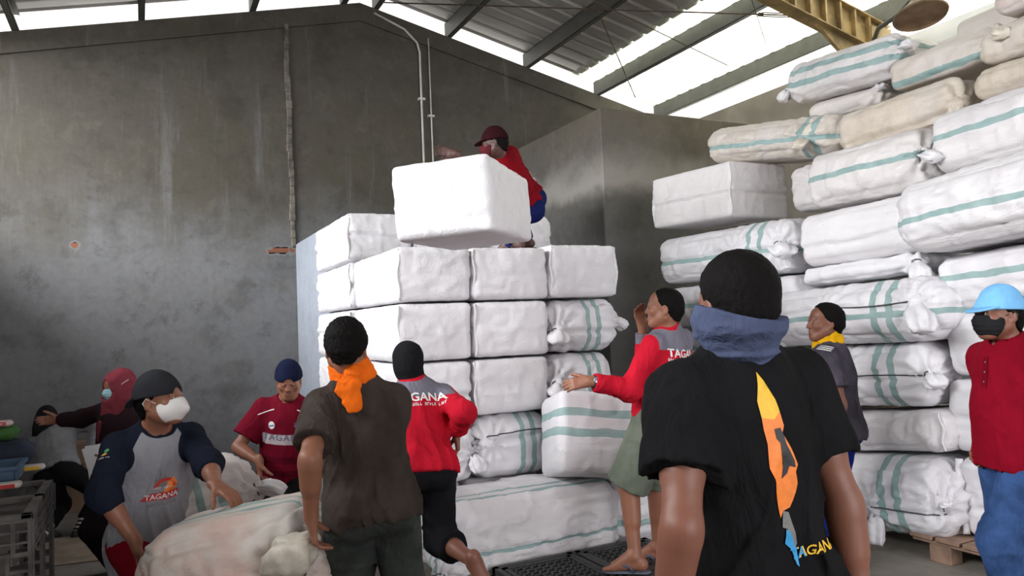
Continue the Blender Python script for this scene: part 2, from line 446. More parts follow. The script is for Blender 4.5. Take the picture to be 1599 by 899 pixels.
M_knot_dusty = plain('dusty_sack_mouth', (.66, .60, .51), .5, 0, .12, 18, .5)
M_band = plain('green_band', (.24, .44, .41), .55, 0, .1, 20)
M_cord = plain('dark_twine', (.055, .06, .06), .7, 0, .2, 60)
M_seam = plain('sack_hem', (.76, .75, .77), .55, 0, .08, 22, .4)

def box_grid(L, W, H, step):
    """points, outward normals and quads of a closed box surface with shared edges"""
    nx, ny, nz = [max(4, int(round(s/step))) for s in (L, W, H)]
    idx = {}; P = []; Q = []
    def vid(i, j, k):
        t = (i, j, k)
        if t not in idx: idx[t] = len(P); P.append(t)
        return idx[t]
    for j in range(ny):
        for k in range(nz):
            Q.append((vid(0, j, k), vid(0, j, k+1), vid(0, j+1, k+1), vid(0, j+1, k)))
            Q.append((vid(nx, j, k), vid(nx, j+1, k), vid(nx, j+1, k+1), vid(nx, j, k+1)))
    for i in range(nx):
        for k in range(nz):
            Q.append((vid(i, 0, k), vid(i+1, 0, k), vid(i+1, 0, k+1), vid(i, 0, k+1)))
            Q.append((vid(i, ny, k), vid(i, ny, k+1), vid(i+1, ny, k+1), vid(i+1, ny, k)))
        for j in range(ny):
            Q.append((vid(i, j, 0), vid(i, j+1, 0), vid(i+1, j+1, 0), vid(i+1, j, 0)))
            Q.append((vid(i, j, nz), vid(i+1, j, nz), vid(i+1, j+1, nz), vid(i, j+1, nz)))
    P = np.array(P, np.float32)/np.array([nx, ny, nz], np.float32)*2-1
    return P, np.array(Q)
def sack_surface(P, half, r, seed, bulge, crease, knots, soft):
    """P in [-1,1]^3 on the cube surface -> displaced local points"""
    p = P*half
    core = half-r
    q = np.clip(p, -core, core)
    d = p-q; n = np.linalg.norm(d, axis=1, keepdims=True)
    nrm = d/np.maximum(n, 1e-6)
    out = q + nrm*r
    a = np.abs(P)
    # cloth pushed out between the edges
    b = np.where(a >= .999, 0, 1-a**2)
    f = np.ones(len(P), np.float32)
    for k in range(3): f = f*np.where(np.abs(nrm[:, k]) > .9, 1, b[:, k]*.9+.1)
    flank = 1-np.abs(nrm[:, 2])
    out = out + nrm*(bulge*f*(.12+.88*flank))[:, None]
    soft = soft*(.35+.65*flank)
    lo = vnoise(out, (3, 3.4, 3.4), seed)*.55 + vnoise(out, (7, 8, 8), seed+3)*.3
    out = out + nrm*(lo*.020*soft)[:, None]
    fold = np.maximum(ridge(out, (4.5, 11, 13), seed+9)-.35, 0)*.9 + np.maximum(ridge(out, (10, 6, 7), seed+20)-.55, 0)*.9
    out = out + nrm*((fold*.020-.006)*soft)[:, None]
    val = np.maximum(ridge(out+.05*vnoise(out, (4, 4, 4), seed+50)[:, None], (2.8, 5.5, 6.5), seed+40)-.82, 0)/.18 + .7*np.maximum(ridge(out, (7, 4, 5), seed+60)-.84, 0)/.16
    out = out - nrm*(val*.013*soft)[:, None]
    if crease is not None:
        zc = crease + .018*vnoise(out, (2.5, 2.5, 0), seed+5) + .006*vnoise(out, (9, 9, 0), seed)
        w = np.exp(-((out[:, 2]-zc)/.016)**2)*flank
        out = out - nrm*(w*.02)[:, None]
        w2 = np.exp(-((out[:, 2]-zc-.03)/.03)**2)*flank
        out = out + nrm*(w2*.008)[:, None]
    for kp in knots:
        v = out-np.array(kp, np.float32); dist = np.linalg.norm(v, axis=1)
        n0 = np.array(kp)/half; ax = int(np.argmax(np.abs(n0)))
        o = [i for i in range(3) if i != ax]
        ang = np.arctan2(v[:, o[1]], v[:, o[0]])
        pl = np.sin(ang*11 + 2.2*vnoise(out, (5, 5, 5), seed+31)+seed)
        out = out + nrm*(pl*.020*np.exp(-(dist/.20)**2)*np.minimum(dist/.05, 1) + .05*np.exp(-(dist/.055)**2))[:, None]
    return out
def knot_mesh(mb, base, direc, length, R, seed, droop=.5, flat=.6):
    """tied sack mouth: pinched neck that flares into a crumpled tuft and hangs over"""
    rng = random.Random(seed)
    d = Vector(direc).normalized(); base = Vector(base)
    side = d.cross(Vector((0, 0, 1))); side = side.normalized() if side.length > .1 else Vector((1, 0, 0))
    n, m = 26, 13
    ph = rng.uniform(0, 6); vs = []; p = base.copy()
    dirv = d.copy()
    for i in range(m):
        t = i/(m-1)
        Rr = R*(.42 + .75*min(1, t*2.0)**1.3 - .9*max(0, t-.82)/.18*.35) * (1 if t > .12 else .9+.8*(.12-t)*4)
        up = side.cross(dirv).normalized()
        for k in range(n):
            a = 2*math.pi*k/n
            rr = Rr*(1+.20*math.sin(4*a+ph+t*1.5)+.13*math.sin(7*a+ph*2-t*2)+rng.uniform(-.05, .05))
            vs.append(p + side*(rr*math.cos(a)) + up*(rr*flat*math.sin(a)))
        dirv = (dirv + Vector((0, 0, -droop*.16)) + side*rng.uniform(-.04, .04)).normalized()
        p = p + dirv*(length/(m-1))
    fs = [(i*n+k, i*n+(k+1) % n, (i+1)*n+(k+1) % n, (i+1)*n+k) for i in range(m-1) for k in range(n)]
    c0 = len(vs); vs.append(base); vs.append(p - dirv*length*.12)
    fs += [(c0, (k+1) % n, k) for k in range(n)] + [(c0+1, (m-1)*n+k, (m-1)*n+(k+1) % n) for k in range(n)]
    mb.add(vs, fs, True)
NB = [0]
def bale(label, group, c, dims, yaw=-90, pitch=0, roll=0, r=.07, bulge=.022, soft=1.0, crease=None, knots=(), bx=9, bz=9, by=9, lz=9,
         gap=.055, bw=.024, dirt=0.0, pink=0.0, seams=(), cord=None, step=.0175, knot_band=(), droop=.7):
    """local x runs along the sack, y away from the viewer's side (-y faces the aisle), z up"""
    NB[0] += 1; seed = NB[0]*3.71
    half = np.array(dims, np.float32)/2
    # equalised grid: more points where the edge rounds over
    P, Q = box_grid(*dims, step)
    kl = []
    for k in knots: kl.append(tuple(np.array(k[0], float)*half))
    V = sack_surface(P, half, min(r, float(half.min())*.8), seed, bulge, None if crease is None else crease*half[2], kl, soft)
    me = np_mesh('woven_sack_bale', V, Q)
    o = bpy.data.objects.new('woven_sack_bale', me); COL.objects.link(o); me.materials.append(M_sack)
    # local x = length; yaw -90 puts it along -Y (towards the right of the picture) with -y facing -X
    o.matrix_world = Matrix.Translation(c) @ Matrix.Rotation(rad(yaw), 4, 'Z') @ Matrix.Rotation(rad(pitch), 4, 'Y') @ Matrix.Rotation(rad(roll), 4, 'X')
    tag(o, label, 'bale', group)
    for k, v in (('band_x', bx), ('band_z', bz), ('band_y', by), ('line_z', lz), ('band_gap', gap), ('band_width', bw), ('dirt', dirt), ('pink', pink), ('seed', seed)):
        o[k] = float(v)
    def child(mb, name, mat):
        ob = mb.build(name, mat); ob.parent = o; return ob
    for i, k in enumerate(knots):
        pos = Vector(np.array(k[0])*half); d = Vector(k[1]).normalized()
        ln = k[2] if len(k) > 2 else .15; R = k[3] if len(k) > 3 else .05
        mb = MB(); knot_mesh(mb, pos-d*.01, d, ln, R, NB[0]*7+i, droop)
        kn = child(mb, 'knot', M_knot_dusty if dirt > .5 else M_knot)
        mb = MB(); pts = []
        s1 = d.cross(Vector((.3, .5, 1))).normalized(); s2 = d.cross(s1)
        for a in range(0, 13): pts.append(pos+d*(.022+.002*math.sin(a*2))+(s1*math.cos(a*.55)+s2*math.sin(a*.55)*.75)*R*.62)
        pts.append(pts[-1]+Vector((.01, -.012, -.05)))
        mb.tube(pts, .004, 6); tw = mb.build('tie_cord', M_cord); tw.parent = kn
    for sx, sy in seams:     # folded hem standing off a vertical edge
        mb = MB(); n = 22; vs = []
        corner = Vector((sx*(half[0]-.012), sy*(half[1]-.012), 0)); outd = Vector((sx*.8, sy*.6, 0)).normalized(); tang = Vector((-outd.y, outd.x, 0))
        rng = random.Random(NB[0]*5+int(sx*2+sy))
        ph = rng.uniform(0, 6)
        for i in range(n):
            t = i/(n-1)*2-1; z = t*(half[2]-.012)
            w = .016+.010*math.sin(3.1*t+ph)+rng.uniform(-.002, .002); b = .008*math.sin(5*t+ph*2)
            th = .004
            a0 = corner-outd*.02+Vector((0, 0, z)); a1 = corner+outd*w+tang*b+Vector((0, 0, z))
            vs += [a0-tang*th, a1-tang*th, a1+tang*th, a0+tang*th]
        fs = [(4*i+k, 4*i+(k+1) % 4, 4*i+4+(k+1) % 4, 4*i+4+k) for i in range(n-1) for k in range(4)]
        fs += [(3, 2, 1, 0), (4*n-4, 4*n-3, 4*n-2, 4*n-1)]
        mb.add(vs, fs, True); child(mb, 'folded_hem', M_seam)
    if cord is not None:     # twine run along the sack's front face
        z0, x0, x1 = cord; mb = MB(); pts = []
        bv = BVHTree.FromPolygons([tuple(v) for v in V], [tuple(q) for q in Q])
        for i in range(25):
            t = i/24; x = (x0+(x1-x0)*t)*half[0]; z = z0*half[2]+.008*math.sin(4*t+seed)
            h = bv.ray_cast(Vector((x, -half[1]-.3, z)), Vector((0, 1, 0)))
            if h[0] is not None: pts.append(h[0]+Vector((0, -.003, 0)))
        if len(pts) > 3: mb.tube(pts, .0045, 6); child(mb, 'tie_cord', M_cord)
    return o

GR = 'bales stacked along the right side wall'
def rb(label, X, Y0, Y1, z0, z1, zb0=None, zb1=None, W=.62, dyaw=0, **kw):
    """right-hand stack: front at X, far end Y0, near end Y1, far end from z0 to z1, near end from zb0 to zb1"""
    zb0 = z0 if zb0 is None else zb0; zb1 = z1 if zb1 is None else zb1
    L = Y0-Y1; H = ((z1-z0)+(zb1-zb0))/2
    dz = (zb0+zb1-z0-z1)/2
    return bale(label, GR, (X+W/2, (Y0+Y1)/2, (z0+z1+zb0+zb1)/4), (L-.02, W, H-.022), -90+dyaw, -math.degrees(math.atan2(dz, L)), **kw)
FL = (0, -1, .0)
# far column, against the bin wall
rb('dusty beige bale, topmost of the far column, two short green bands near its tied end', 4.72, 5.43, 3.95, 2.99, 3.30, 2.74, 3.10, r=.12, bulge=.05, lz=-.03, bx=.50, dirt=.75, crease=-.15,
   knots=[((.62, -1, -.25), (.4, -.8, -.1), .2, .045)], droop=.3)
rb('plain pale bale with a flat square end, second from the top of the far column', 4.45, 5.88, 4.80, 2.40, 2.93, 2.40, 2.86, W=.66, r=.03, bulge=.012, soft=.5, dirt=.22, seams=[(-1, -1), (1, -1)], crease=-.12)
rb('short bale with a crumpled tied mouth set back between two long bales', 4.95, 4.66, 4.1, 2.40, 2.80, r=.08, dirt=.3, W=.5, knots=[((.2, -1, .25), (.5, -.8, 0), .12, .05)])
rb('white bale with two green bands and round tied end, third down the far column', 4.5, 5.94, 4.26, 1.87, 2.35, 1.89, 2.31, r=.11, bulge=.04, lz=-.03, bx=.50, crease=-.1,
   knots=[((.90, -1, -.02), (.75, -.6, -.1), .2, .075), ((.35, -1, -.05), (.6, -.7, 0), .12, .04)], droop=.35)
rb('white bale showing a green line along its side, fourth down the far column', 4.5, 5.90, 4.2, 1.46, 1.86, 1.50, 1.87, r=.09, lz=.0, bx=.58, crease=.1)
rb('white bale behind the masked man, fifth down the far column', 4.5, 5.90, 4.4, 1.07, 1.45, 1.08, 1.45, r=.09, lz=.02)
rb('white bale behind the black shirt, sixth down the far column', 4.5, 5.90, 4.4, .66, 1.06, r=.09)
rb('lowest but one white bale of the far column', 4.5, 5.90, 4.4, .32, .65, r=.09)
rb('lowest white bale of the far column, on the floor', 4.5, 5.90, 4.4, .0, .31, r=.09)
# middle column
rb('topmost bale with two long green bands and tied ears at both ends', 4.88, 4.57, 3.53, 3.30, 3.66, 3.24, 3.57, r=.09, bulge=.03, bz=.02, gap=.05, bw=.022, dirt=.25,
   knots=[((-.94, -1, -.3), (-.4, -.5, -.9), .12, .06), ((.97, -.75, .15), (1, -.25, .25), .16, .055)], cord=None, soft=1.1, droop=.2)
rb('dusty bale under the topmost two-banded bale', 4.98, 4.44, 3.72, 3.10, 3.30, 3.10, 3.26, r=.08, dirt=.45, knots=[((.96, -1, .5), (.6, -.6, .4), .08, .035)])
rb('long beige bale with a faint seam below the upper pair of bales', 4.72, 3.96, 3.0, 2.72, 3.06, 2.76, 3.07, r=.08, bulge=.03, dirt=.95, crease=-.6,
   knots=[((.97, -.9, -.35), (.3, -.9, -.2), .1, .04)], soft=.7)
rb('pale bale with one wavy green line and a tied ear at its right end', 4.5, 4.09, 3.10, 2.32, 2.75, 2.34, 2.74, r=.10, bulge=.04, lz=.01, dirt=.3, soft=1.2,
   knots=[((.97, -.95, .02), (.8, -.5, -.15), .2, .05)], droop=.15)
rb('plain white bale with a thin crease, below the bale with the wavy green line', 4.5, 4.19, 3.18, 1.89, 2.31, 1.93, 2.33, r=.09, bulge=.03, crease=-.25, dirt=.08, soft=.7)
rb('thin white bale whose tied ear hangs beside the blue-capped man', 4.53, 4.19, 3.2, 1.76, 1.90, 1.79, 1.95, r=.09, bulge=.03, knots=[((.97, -1, -.05), (.7, -.6, -.5), .22, .06)], lz=-.09)
rb('bulging white bale with crossed green bands and two big tied ears behind the yellow scarf', 4.28, 4.33, 2.97, 1.30, 1.75, 1.37, 1.76, W=.75, r=.13, bulge=.05, bx=.36, lz=-.02, crease=.1,
   knots=[((-.1, -1, .12), (-.5, -.8, -.1), .16, .055), ((.86, -1, .2), (.6, -.6, -.4), .26, .06)], cord=(.22, .0, .85), soft=1.15, droop=.5)
rb('white bale with upright green bands and a dark cord, right of the yellow scarf', 4.4, 4.43, 3.09, .82, 1.29, .96, 1.36, W=.7, r=.12, bulge=.045, bx=.36, crease=-.12,
   knots=[((.05, -1, .12), (-.8, -.7, -.1), .12, .045), ((.98, -.95, -.08), (.8, -.5, .1), .14, .055)], cord=(-.02, .1, .95))
rb('plain cream bale with a loose flap, second from the bottom of the middle column', 4.38, 4.0, 3.01, .56, .83, .665, .95, W=.66, r=.07, bulge=.03, dirt=.15, soft=1.2, seams=[(1, -1)])
rb('lowest bale of the middle column, green bands and a long tied ear hanging down', 4.32, 4.05, 3.0, .05, .55, .13, .655, W=.7, r=.14, bulge=.05, bx=.18, crease=-.3, soft=1.25,
   knots=[((.08, -1, -.3), (.2, -.7, -1), .26, .05), ((.97, -.9, -.05), (.9, -.4, .2), .06, .03)], cord=(-.3, .1, .95), droop=.3)
# near column
rb('dusty beige bale with a green line rising to a tied knot, near the lamp', 4.82, 3.57, 2.77, 3.10, 3.34, 3.11, 3.34, r=.06, bulge=.02, lz=-.07, dirt=.8, soft=.7, knots=[((.98, -1, .2), (.7, -.6, 0), .12, .05)], droop=.3)
rb('dusty bale lying in the row behind, below the lamp', 5.5, 3.85, 3.3, 3.36, 3.62, r=.06, dirt=.35, soft=.7, knots=[((.95, -1, .5), (.6, -.5, .3), .08, .04)])
rb('dusty bale lying across the top of the stack behind the green-lined one', 5.3, 3.37, 2.85, 3.34, 3.62, 3.36, 3.66, r=.05, dirt=.6, soft=.7)
rb('pinkish dusty bale at the very top right corner of the stack', 4.75, 2.78, 2.05, 3.33, 3.66, r=.06, dirt=.5, pink=.5, soft=.8)
rb('dull beige bale under the pinkish top corner bale', 4.8, 2.92, 2.1, 3.07, 3.32, r=.07, dirt=.9)
rb('shadowed beige bale squeezed in under the dull beige one', 4.72, 2.93, 2.0, 2.83, 3.06, r=.09, dirt=1.0)
rb('large pale bale with one straight green line, upper right', 4.48, 3.08, 1.95, 2.36, 2.80, 2.46, 2.83, r=.09, bulge=.03, lz=.03, dirt=.18)
rb('biggest bulging white bale with a long green line, right of the plain white one', 4.24, 3.18, 1.95, 1.88, 2.36, 1.99, 2.44, W=.8, r=.13, bulge=.05, lz=-.03, dirt=.08, soft=1.2)
rb('white bale with a level green line above the light blue cap', 4.5, 3.10, 2.0, 1.53, 1.88, 1.58, 1.96, r=.08, bulge=.03, lz=.03)
rb('plain white bale behind the light blue cap', 4.5, 3.06, 2.0, 1.13, 1.53, 1.16, 1.57, r=.07, bulge=.025, soft=.7)
rb('plain white bale with faint creases behind the red polo shirt', 4.5, 3.07, 2.0, .66, 1.13, .70, 1.15, r=.06, bulge=.025, crease=-.05, soft=.7)
rb('lowest white bale with a folded flap, standing on the wooden pallet', 4.5, 3.03, 2.1, .17, .64, .17, .70, r=.06, bulge=.02, crease=-.25, soft=1.1, seams=[(-1, -1)])

GL = 'bales stacked in the left bin'
def lb(label, x0, x1, z0, z1, Y=4.75, L=1.12, yaw=90, **kw):
    """left-hand stack seen end-on: local x runs away from the viewer, local y to the left"""
    kw.setdefault('r', .035); kw.setdefault('bulge', .014); kw.setdefault('soft', .6)
    return bale(label, GL, ((x0+x1)/2, Y+L/2, (z0+z1)/2), (L, x1-x0-.014, z1-z0-.014), yaw, **kw)
S1 = [(-1, 1)]
xs = (1.51, 2.045, 2.645, 3.22); zs = (2.115, 1.737, 1.34, .955, .525)
lb('white boxy bale, left one of the front top row under the thrown bale', 1.51, 2.045, 1.737, 2.115, seams=S1)
lb('white boxy bale, middle one of the front top row', 2.05, 2.65, 1.737, 2.115, seams=S1)
lb('white boxy bale, right one of the front top row with a ragged right edge', 2.655, 3.24, 1.742, 2.14, seams=[(-1, 1), (-1, -1)])
lb('white boxy bale of the second row, left one', 1.50, 2.04, 1.34, 1.735, seams=S1)
lb('white boxy bale of the second row, middle one', 2.045, 2.64, 1.34, 1.735, seams=S1)
lb('white boxy bale of the third row, left one behind the balaclava', 1.48, 2.02, .95, 1.338, seams=S1, crease=-.15)
lb('white boxy bale of the third row, middle one', 2.03, 2.62, .95, 1.338, seams=S1)
def sb(label, x0, x1, z0, z1, Y=4.78, W=.6, **kw):
    """bale lying across, long side to the viewer"""
    kw.setdefault('r', .10); kw.setdefault('bulge', .035)
    return bale(label, GL, ((x0+x1)/2, Y+W/2, (z0+z1)/2), (x1-x0-.01, W, z1-z0-.014), 0, **kw)
sb('green-banded bale with tied ears at both ends, right of the second row', 2.66, 3.25, 1.345, 1.735, bx=.06, gap=.045, bw=.02, crease=-.2,
   knots=[((-.86, -1, -.15), (-.25, -.8, -.4), .13, .06), ((1, -.6, .1), (1, -.4, .35), .15, .06)])
sb('green-banded bale touched by the red-shirted catcher, right of the third row', 2.64, 3.20, .955, 1.34, bx=.08, gap=.045, bw=.02, crease=-.3,
   knots=[((-.86, -1, -.1), (-.2, -.9, -.2), .13, .055)])
sb('green-banded bale with a big tied ear, left of the fourth row behind the running man', 1.46, 2.03, .50, .945, bx=.02, gap=.045, bw=.02, crease=.15,
   knots=[((.95, -1, -.1), (.4, -.8, -.5), .15, .05), ((-.6, -1, .1), (-.5, -.8, -.1), .14, .05)])
sb('green-banded bale with a small knotted mouth, middle of the fourth row', 2.04, 2.62, .50, .945, bx=.10, gap=.045, bw=.02, crease=.35, cord=(.45, -.8, .9), knots=[((-.7, -1, .2), (-.3, -.9, .1), .06, .03)])
lb('white bale of the fourth row behind the tilted bale', 2.63, 3.2, .53, .95, seams=S1)
lb('white bale at the foot of the stack, left one hidden low', 1.46, 2.0, .0, .50, Y=4.95)
lb('white bale at the foot of the stack, middle one hidden low', 2.01, 2.6, .0, .50, Y=4.95)
lb('white bale at the foot of the stack, right one hidden low', 2.61, 3.2, .0, .52, Y=5.1)
# second rank, reached over its left flank
for z0, z1, w in ((2.125, 2.52, 'topmost bale at the left corner, one course above the front row'), (1.74, 2.115, 'bale on the left flank just under the topmost corner bale'),
                  (1.345, 1.735, 'bale on the left flank, behind the hair of the orange-scarfed man'), (.95, 1.34, 'low bale on the left flank beside the partition'),
                  (.5, .945, 'second lowest bale on the left flank'), (0, .495, 'lowest bale on the left flank')):
    lb('white ' + w, 1.49, 2.05, z0, z1, Y=5.95, L=1.22, seams=S1, crease=.0 if z0 > 1 else None)
lb('white boxy bale on top, behind the thrown bale', 2.06, 2.62, 2.125, 2.53, Y=5.97, seams=S1)
lb('white bale behind the legs of the man on the stack', 2.80, 3.39, 2.145, 2.55, Y=5.97, L=1.0, r=.08, bulge=.03, soft=1.2)
for z0, z1, w in ((1.74, 2.115, 'upper'), (1.34, 1.735, 'lower')):
    lb('white boxy bale of the second rank, middle, %s of two' % w, 2.06, 2.64, z0, z1, Y=5.97); lb('white boxy bale of the second rank, right, %s of two' % w, 2.66, 3.3, z0, z1, Y=5.97)
lb('white bale with a tied ear, behind the back of the man on the stack', 2.75, 3.36, 2.56, 3.04, Y=6.15, L=.85, r=.14, bulge=.05, soft=1.2, knots=[((-.7, -1, -.15), (-.2, -1, -.1), .14, .04)])
# loose bales in front of the stack
GF = 'bales lying loose in front of the stack'
bale('long pale bale lying on the floor behind the runner, green lines along its top', GF, (2.22, 4.55, .27), (1.24, .60, .48), yaw=-3, pitch=-1.0, r=.11, bulge=.035, by=-.16, gap=.05, bw=.014, lz=-.07, crease=-.32, dirt=.12, soft=1.5,
     knots=[((-.98, -.75, -.8), (-.6, -.7, -.1), .18, .07), ((-.7, -1, -.85), (-.3, -1, 0), .14, .06)], droop=.4)
bale('pale bale with a crumpled tied end, on the floor under the tilted bale', GF, (3.20, 4.62, .245), (.68, .6, .46), yaw=0, r=.12, bulge=.04, lz=-.05, crease=-.1, knots=[((.30, -1, .12), (.15, -.9, -.4), .15, .06)], soft=1.4)
bale('big tilted white bale with two wide green bands resting on the lying bales', GF, (2.76, 4.40, .785), (.64, .48, .54), yaw=-14, pitch=7, roll=-13, r=.05, bulge=.018, bz=.06, gap=.062, bw=.026, soft=.45, knots=[((.98, -.4, -.85), (.6, -.5, -.2), .08, .04)])
bale('white boxy bale flying through the air, thrown by the man on the stack', 'thrown bale', (1.69, 3.95, 2.245), (.92, .54, .40), yaw=50, pitch=-2, roll=-3, r=.035, bulge=.014, soft=.5, step=.018)
bale('big pinkish bale carried by two men, gathered white mouth at its right end', 'carried bale', (.40, 3.46, .555), (.72, .50, .54), yaw=-27, pitch=-11, r=.13, bulge=.045, by=-.02, gap=.045, bw=.02, lz=-.16, crease=-.42, pink=1.0, dirt=.8, soft=1.4, step=.016,
     knots=[((.76, -1, .0), (.25, -.6, .8), .21, .085)], droop=-.1)
bale('pale green-banded bale with knotted ends beside the maroon jersey', 'bales behind the carried bale', (.25, 4.47, .66), (.60, .50, .42), yaw=0, pitch=-13, r=.11, bulge=.035, bx=.08, gap=.05, bw=.02, crease=-.2, dirt=.35, soft=1.3,
     knots=[((.98, -.7, .1), (.9, -.3, .3), .18, .05), ((-.95, -.9, -.2), (-.6, -.7, -.4), .16, .06)], cord=(-.15, -.5, .95))
bale('bale on the floor beneath the green-banded one, hidden behind the carried bale', 'bales behind the carried bale', (.25, 4.47, .19), (.7, .52, .38), yaw=5, r=.08)
# ================================================================ implicit surfaces -> meshes (bodies and clothes)
f32 = np.float32
def nv(v): v = np.array(v, float); return v/max(np.linalg.norm(v), 1e-9)
class SDF:
    def __init__(s): s.ops = []
    def cone(s, a, b, ra, rb, k=.02, flat=None, fs=1.0, sub=False):
        s.ops.append(('c', np.array(a, float), np.array(b, float), ra, rb, k, None if flat is None else nv(flat), fs, sub)); return s
    def ell(s, c, R, r, k=.02, sub=False):
        s.ops.append(('e', np.array(c, float), np.array(R, float), np.array(r, float), k, sub)); return s
    def ball(s, c, r, k=.02, sub=False): return s.ell(c, np.eye(3), (r, r, r), k, sub)
    def plane(s, p, n, k=0.0): s.ops.append(('p', np.array(p, float), nv(n), k)); return s
    def group(s, g, k=.02, sub=False): s.ops.append(('g', g, k, sub)); return s
    def bounds(s):
        lo = np.full(3, 1e9); hi = -lo
        for o in s.ops:
            if o[0] == 'c' and not o[8]:
                m = max(o[3], o[4]); lo = np.minimum(lo, np.minimum(o[1], o[2])-m); hi = np.maximum(hi, np.maximum(o[1], o[2])+m)
            elif o[0] == 'e' and not o[5]:
                e = np.sqrt(((o[2]*o[3][:, None])**2).sum(0)); lo = np.minimum(lo, o[1]-e); hi = np.maximum(hi, o[1]+e)
            elif o[0] == 'g' and not o[3]:
                a, b = o[1].bounds(); lo = np.minimum(lo, a); hi = np.maximum(hi, b)
        return lo, hi
    def evaluate(s, org, i0, n, h):
        """values on grid points org + h*(i0 + index), index < n"""
        D = np.full(n, 9.0, f32)
        ax = [(org[k] + h*(i0[k]+np.arange(n[k]))).astype(f32) for k in range(3)]
        for o in s.ops:
            if o[0] == 'p':
                _, p, nn, k = o
                d = (ax[0][:, None, None]-f32(p[0]))*f32(nn[0]) + (ax[1][None, :, None]-f32(p[1]))*f32(nn[1]) + (ax[2][None, None, :]-f32(p[2]))*f32(nn[2])
                D = np.maximum(D, d) if k == 0 else -smin(-D, -d, k)
                continue
            if o[0] == 'c': m = max(o[3], o[4]); lo = np.minimum(o[1], o[2])-m; hi = np.maximum(o[1], o[2])+m; k = o[5]; sub = o[8]
            elif o[0] == 'e': e = np.sqrt(((o[2]*o[3][:, None])**2).sum(0)); lo = o[1]-e; hi = o[1]+e; k = o[4]; sub = o[5]
            else: lo, hi = o[1].bounds(); k = o[2]; sub = o[3]
            mg = k+3*h
            a = [max(0, int(math.floor((lo[q]-mg-org[q])/h))-i0[q]) for q in range(3)]
            b = [min(n[q], int(math.ceil((hi[q]+mg-org[q])/h))-i0[q]+1) for q in range(3)]
            if any(b[q] <= a[q] for q in range(3)): continue
            sl = tuple(slice(a[q], b[q]) for q in range(3))
            if o[0] == 'g':
                d = o[1].evaluate(org, [i0[q]+a[q] for q in range(3)], [b[q]-a[q] for q in range(3)], h)
            else:
                c = o[1]
                X = (ax[0][a[0]:b[0]]-f32(c[0]))[:, None, None]; Y = (ax[1][a[1]:b[1]]-f32(c[1]))[None, :, None]; Z = (ax[2][a[2]:b[2]]-f32(c[2]))[None, None, :]
                if o[0] == 'c':
                    ba = (o[2]-o[1]).astype(f32); L2 = max(float(ba@ba), 1e-9)
                    t = np.clip((X*ba[0]+Y*ba[1]+Z*ba[2])/f32(L2), 0, 1)
                    qx = X-t*ba[0]; qy = Y-t*ba[1]; qz = Z-t*ba[2]
                    d2 = qx*qx+qy*qy+qz*qz
                    rr = f32(o[3])+t*f32(o[4]-o[3])
                    if o[6] is not None:
                        fl = o[6].astype(f32); qf = qx*fl[0]+qy*fl[1]+qz*fl[2]
                        sc = np.sqrt(np.maximum(d2 + qf*qf*f32(1/o[7]**2-1), 0))
                        tru = np.sqrt(np.maximum(d2, 1e-12))
                        d = (sc-rr)*np.clip(tru/np.maximum(sc, 1e-6), o[7], 1)
                    else: d = np.sqrt(d2)-rr
                else:
                    R = o[2].astype(f32); r = o[3]
                    u = [(X*R[q, 0]+Y*R[q, 1]+Z*R[q, 2]) for q in range(3)]
                    k0 = np.sqrt(sum((u[q]/f32(r[q]))**2 for q in range(3)))
                    k1 = np.sqrt(sum((u[q]/f32(r[q]**2))**2 for q in range(3)))
                    d = k0*(k0-1)/np.maximum(k1, 1e-6)
            if sub: D[sl] = -smin(-D[sl], d, k) if k > 0 else np.maximum(D[sl], -d)
            else: D[sl] = smin(D[sl], d, k)
        return D
def smin(a, b, k):
    if k <= 0: return np.minimum(a, b)
    hh = np.maximum(f32(k)-np.abs(a-b), 0)/f32(k)
    return np.minimum(a, b) - hh*hh*f32(k*.25)
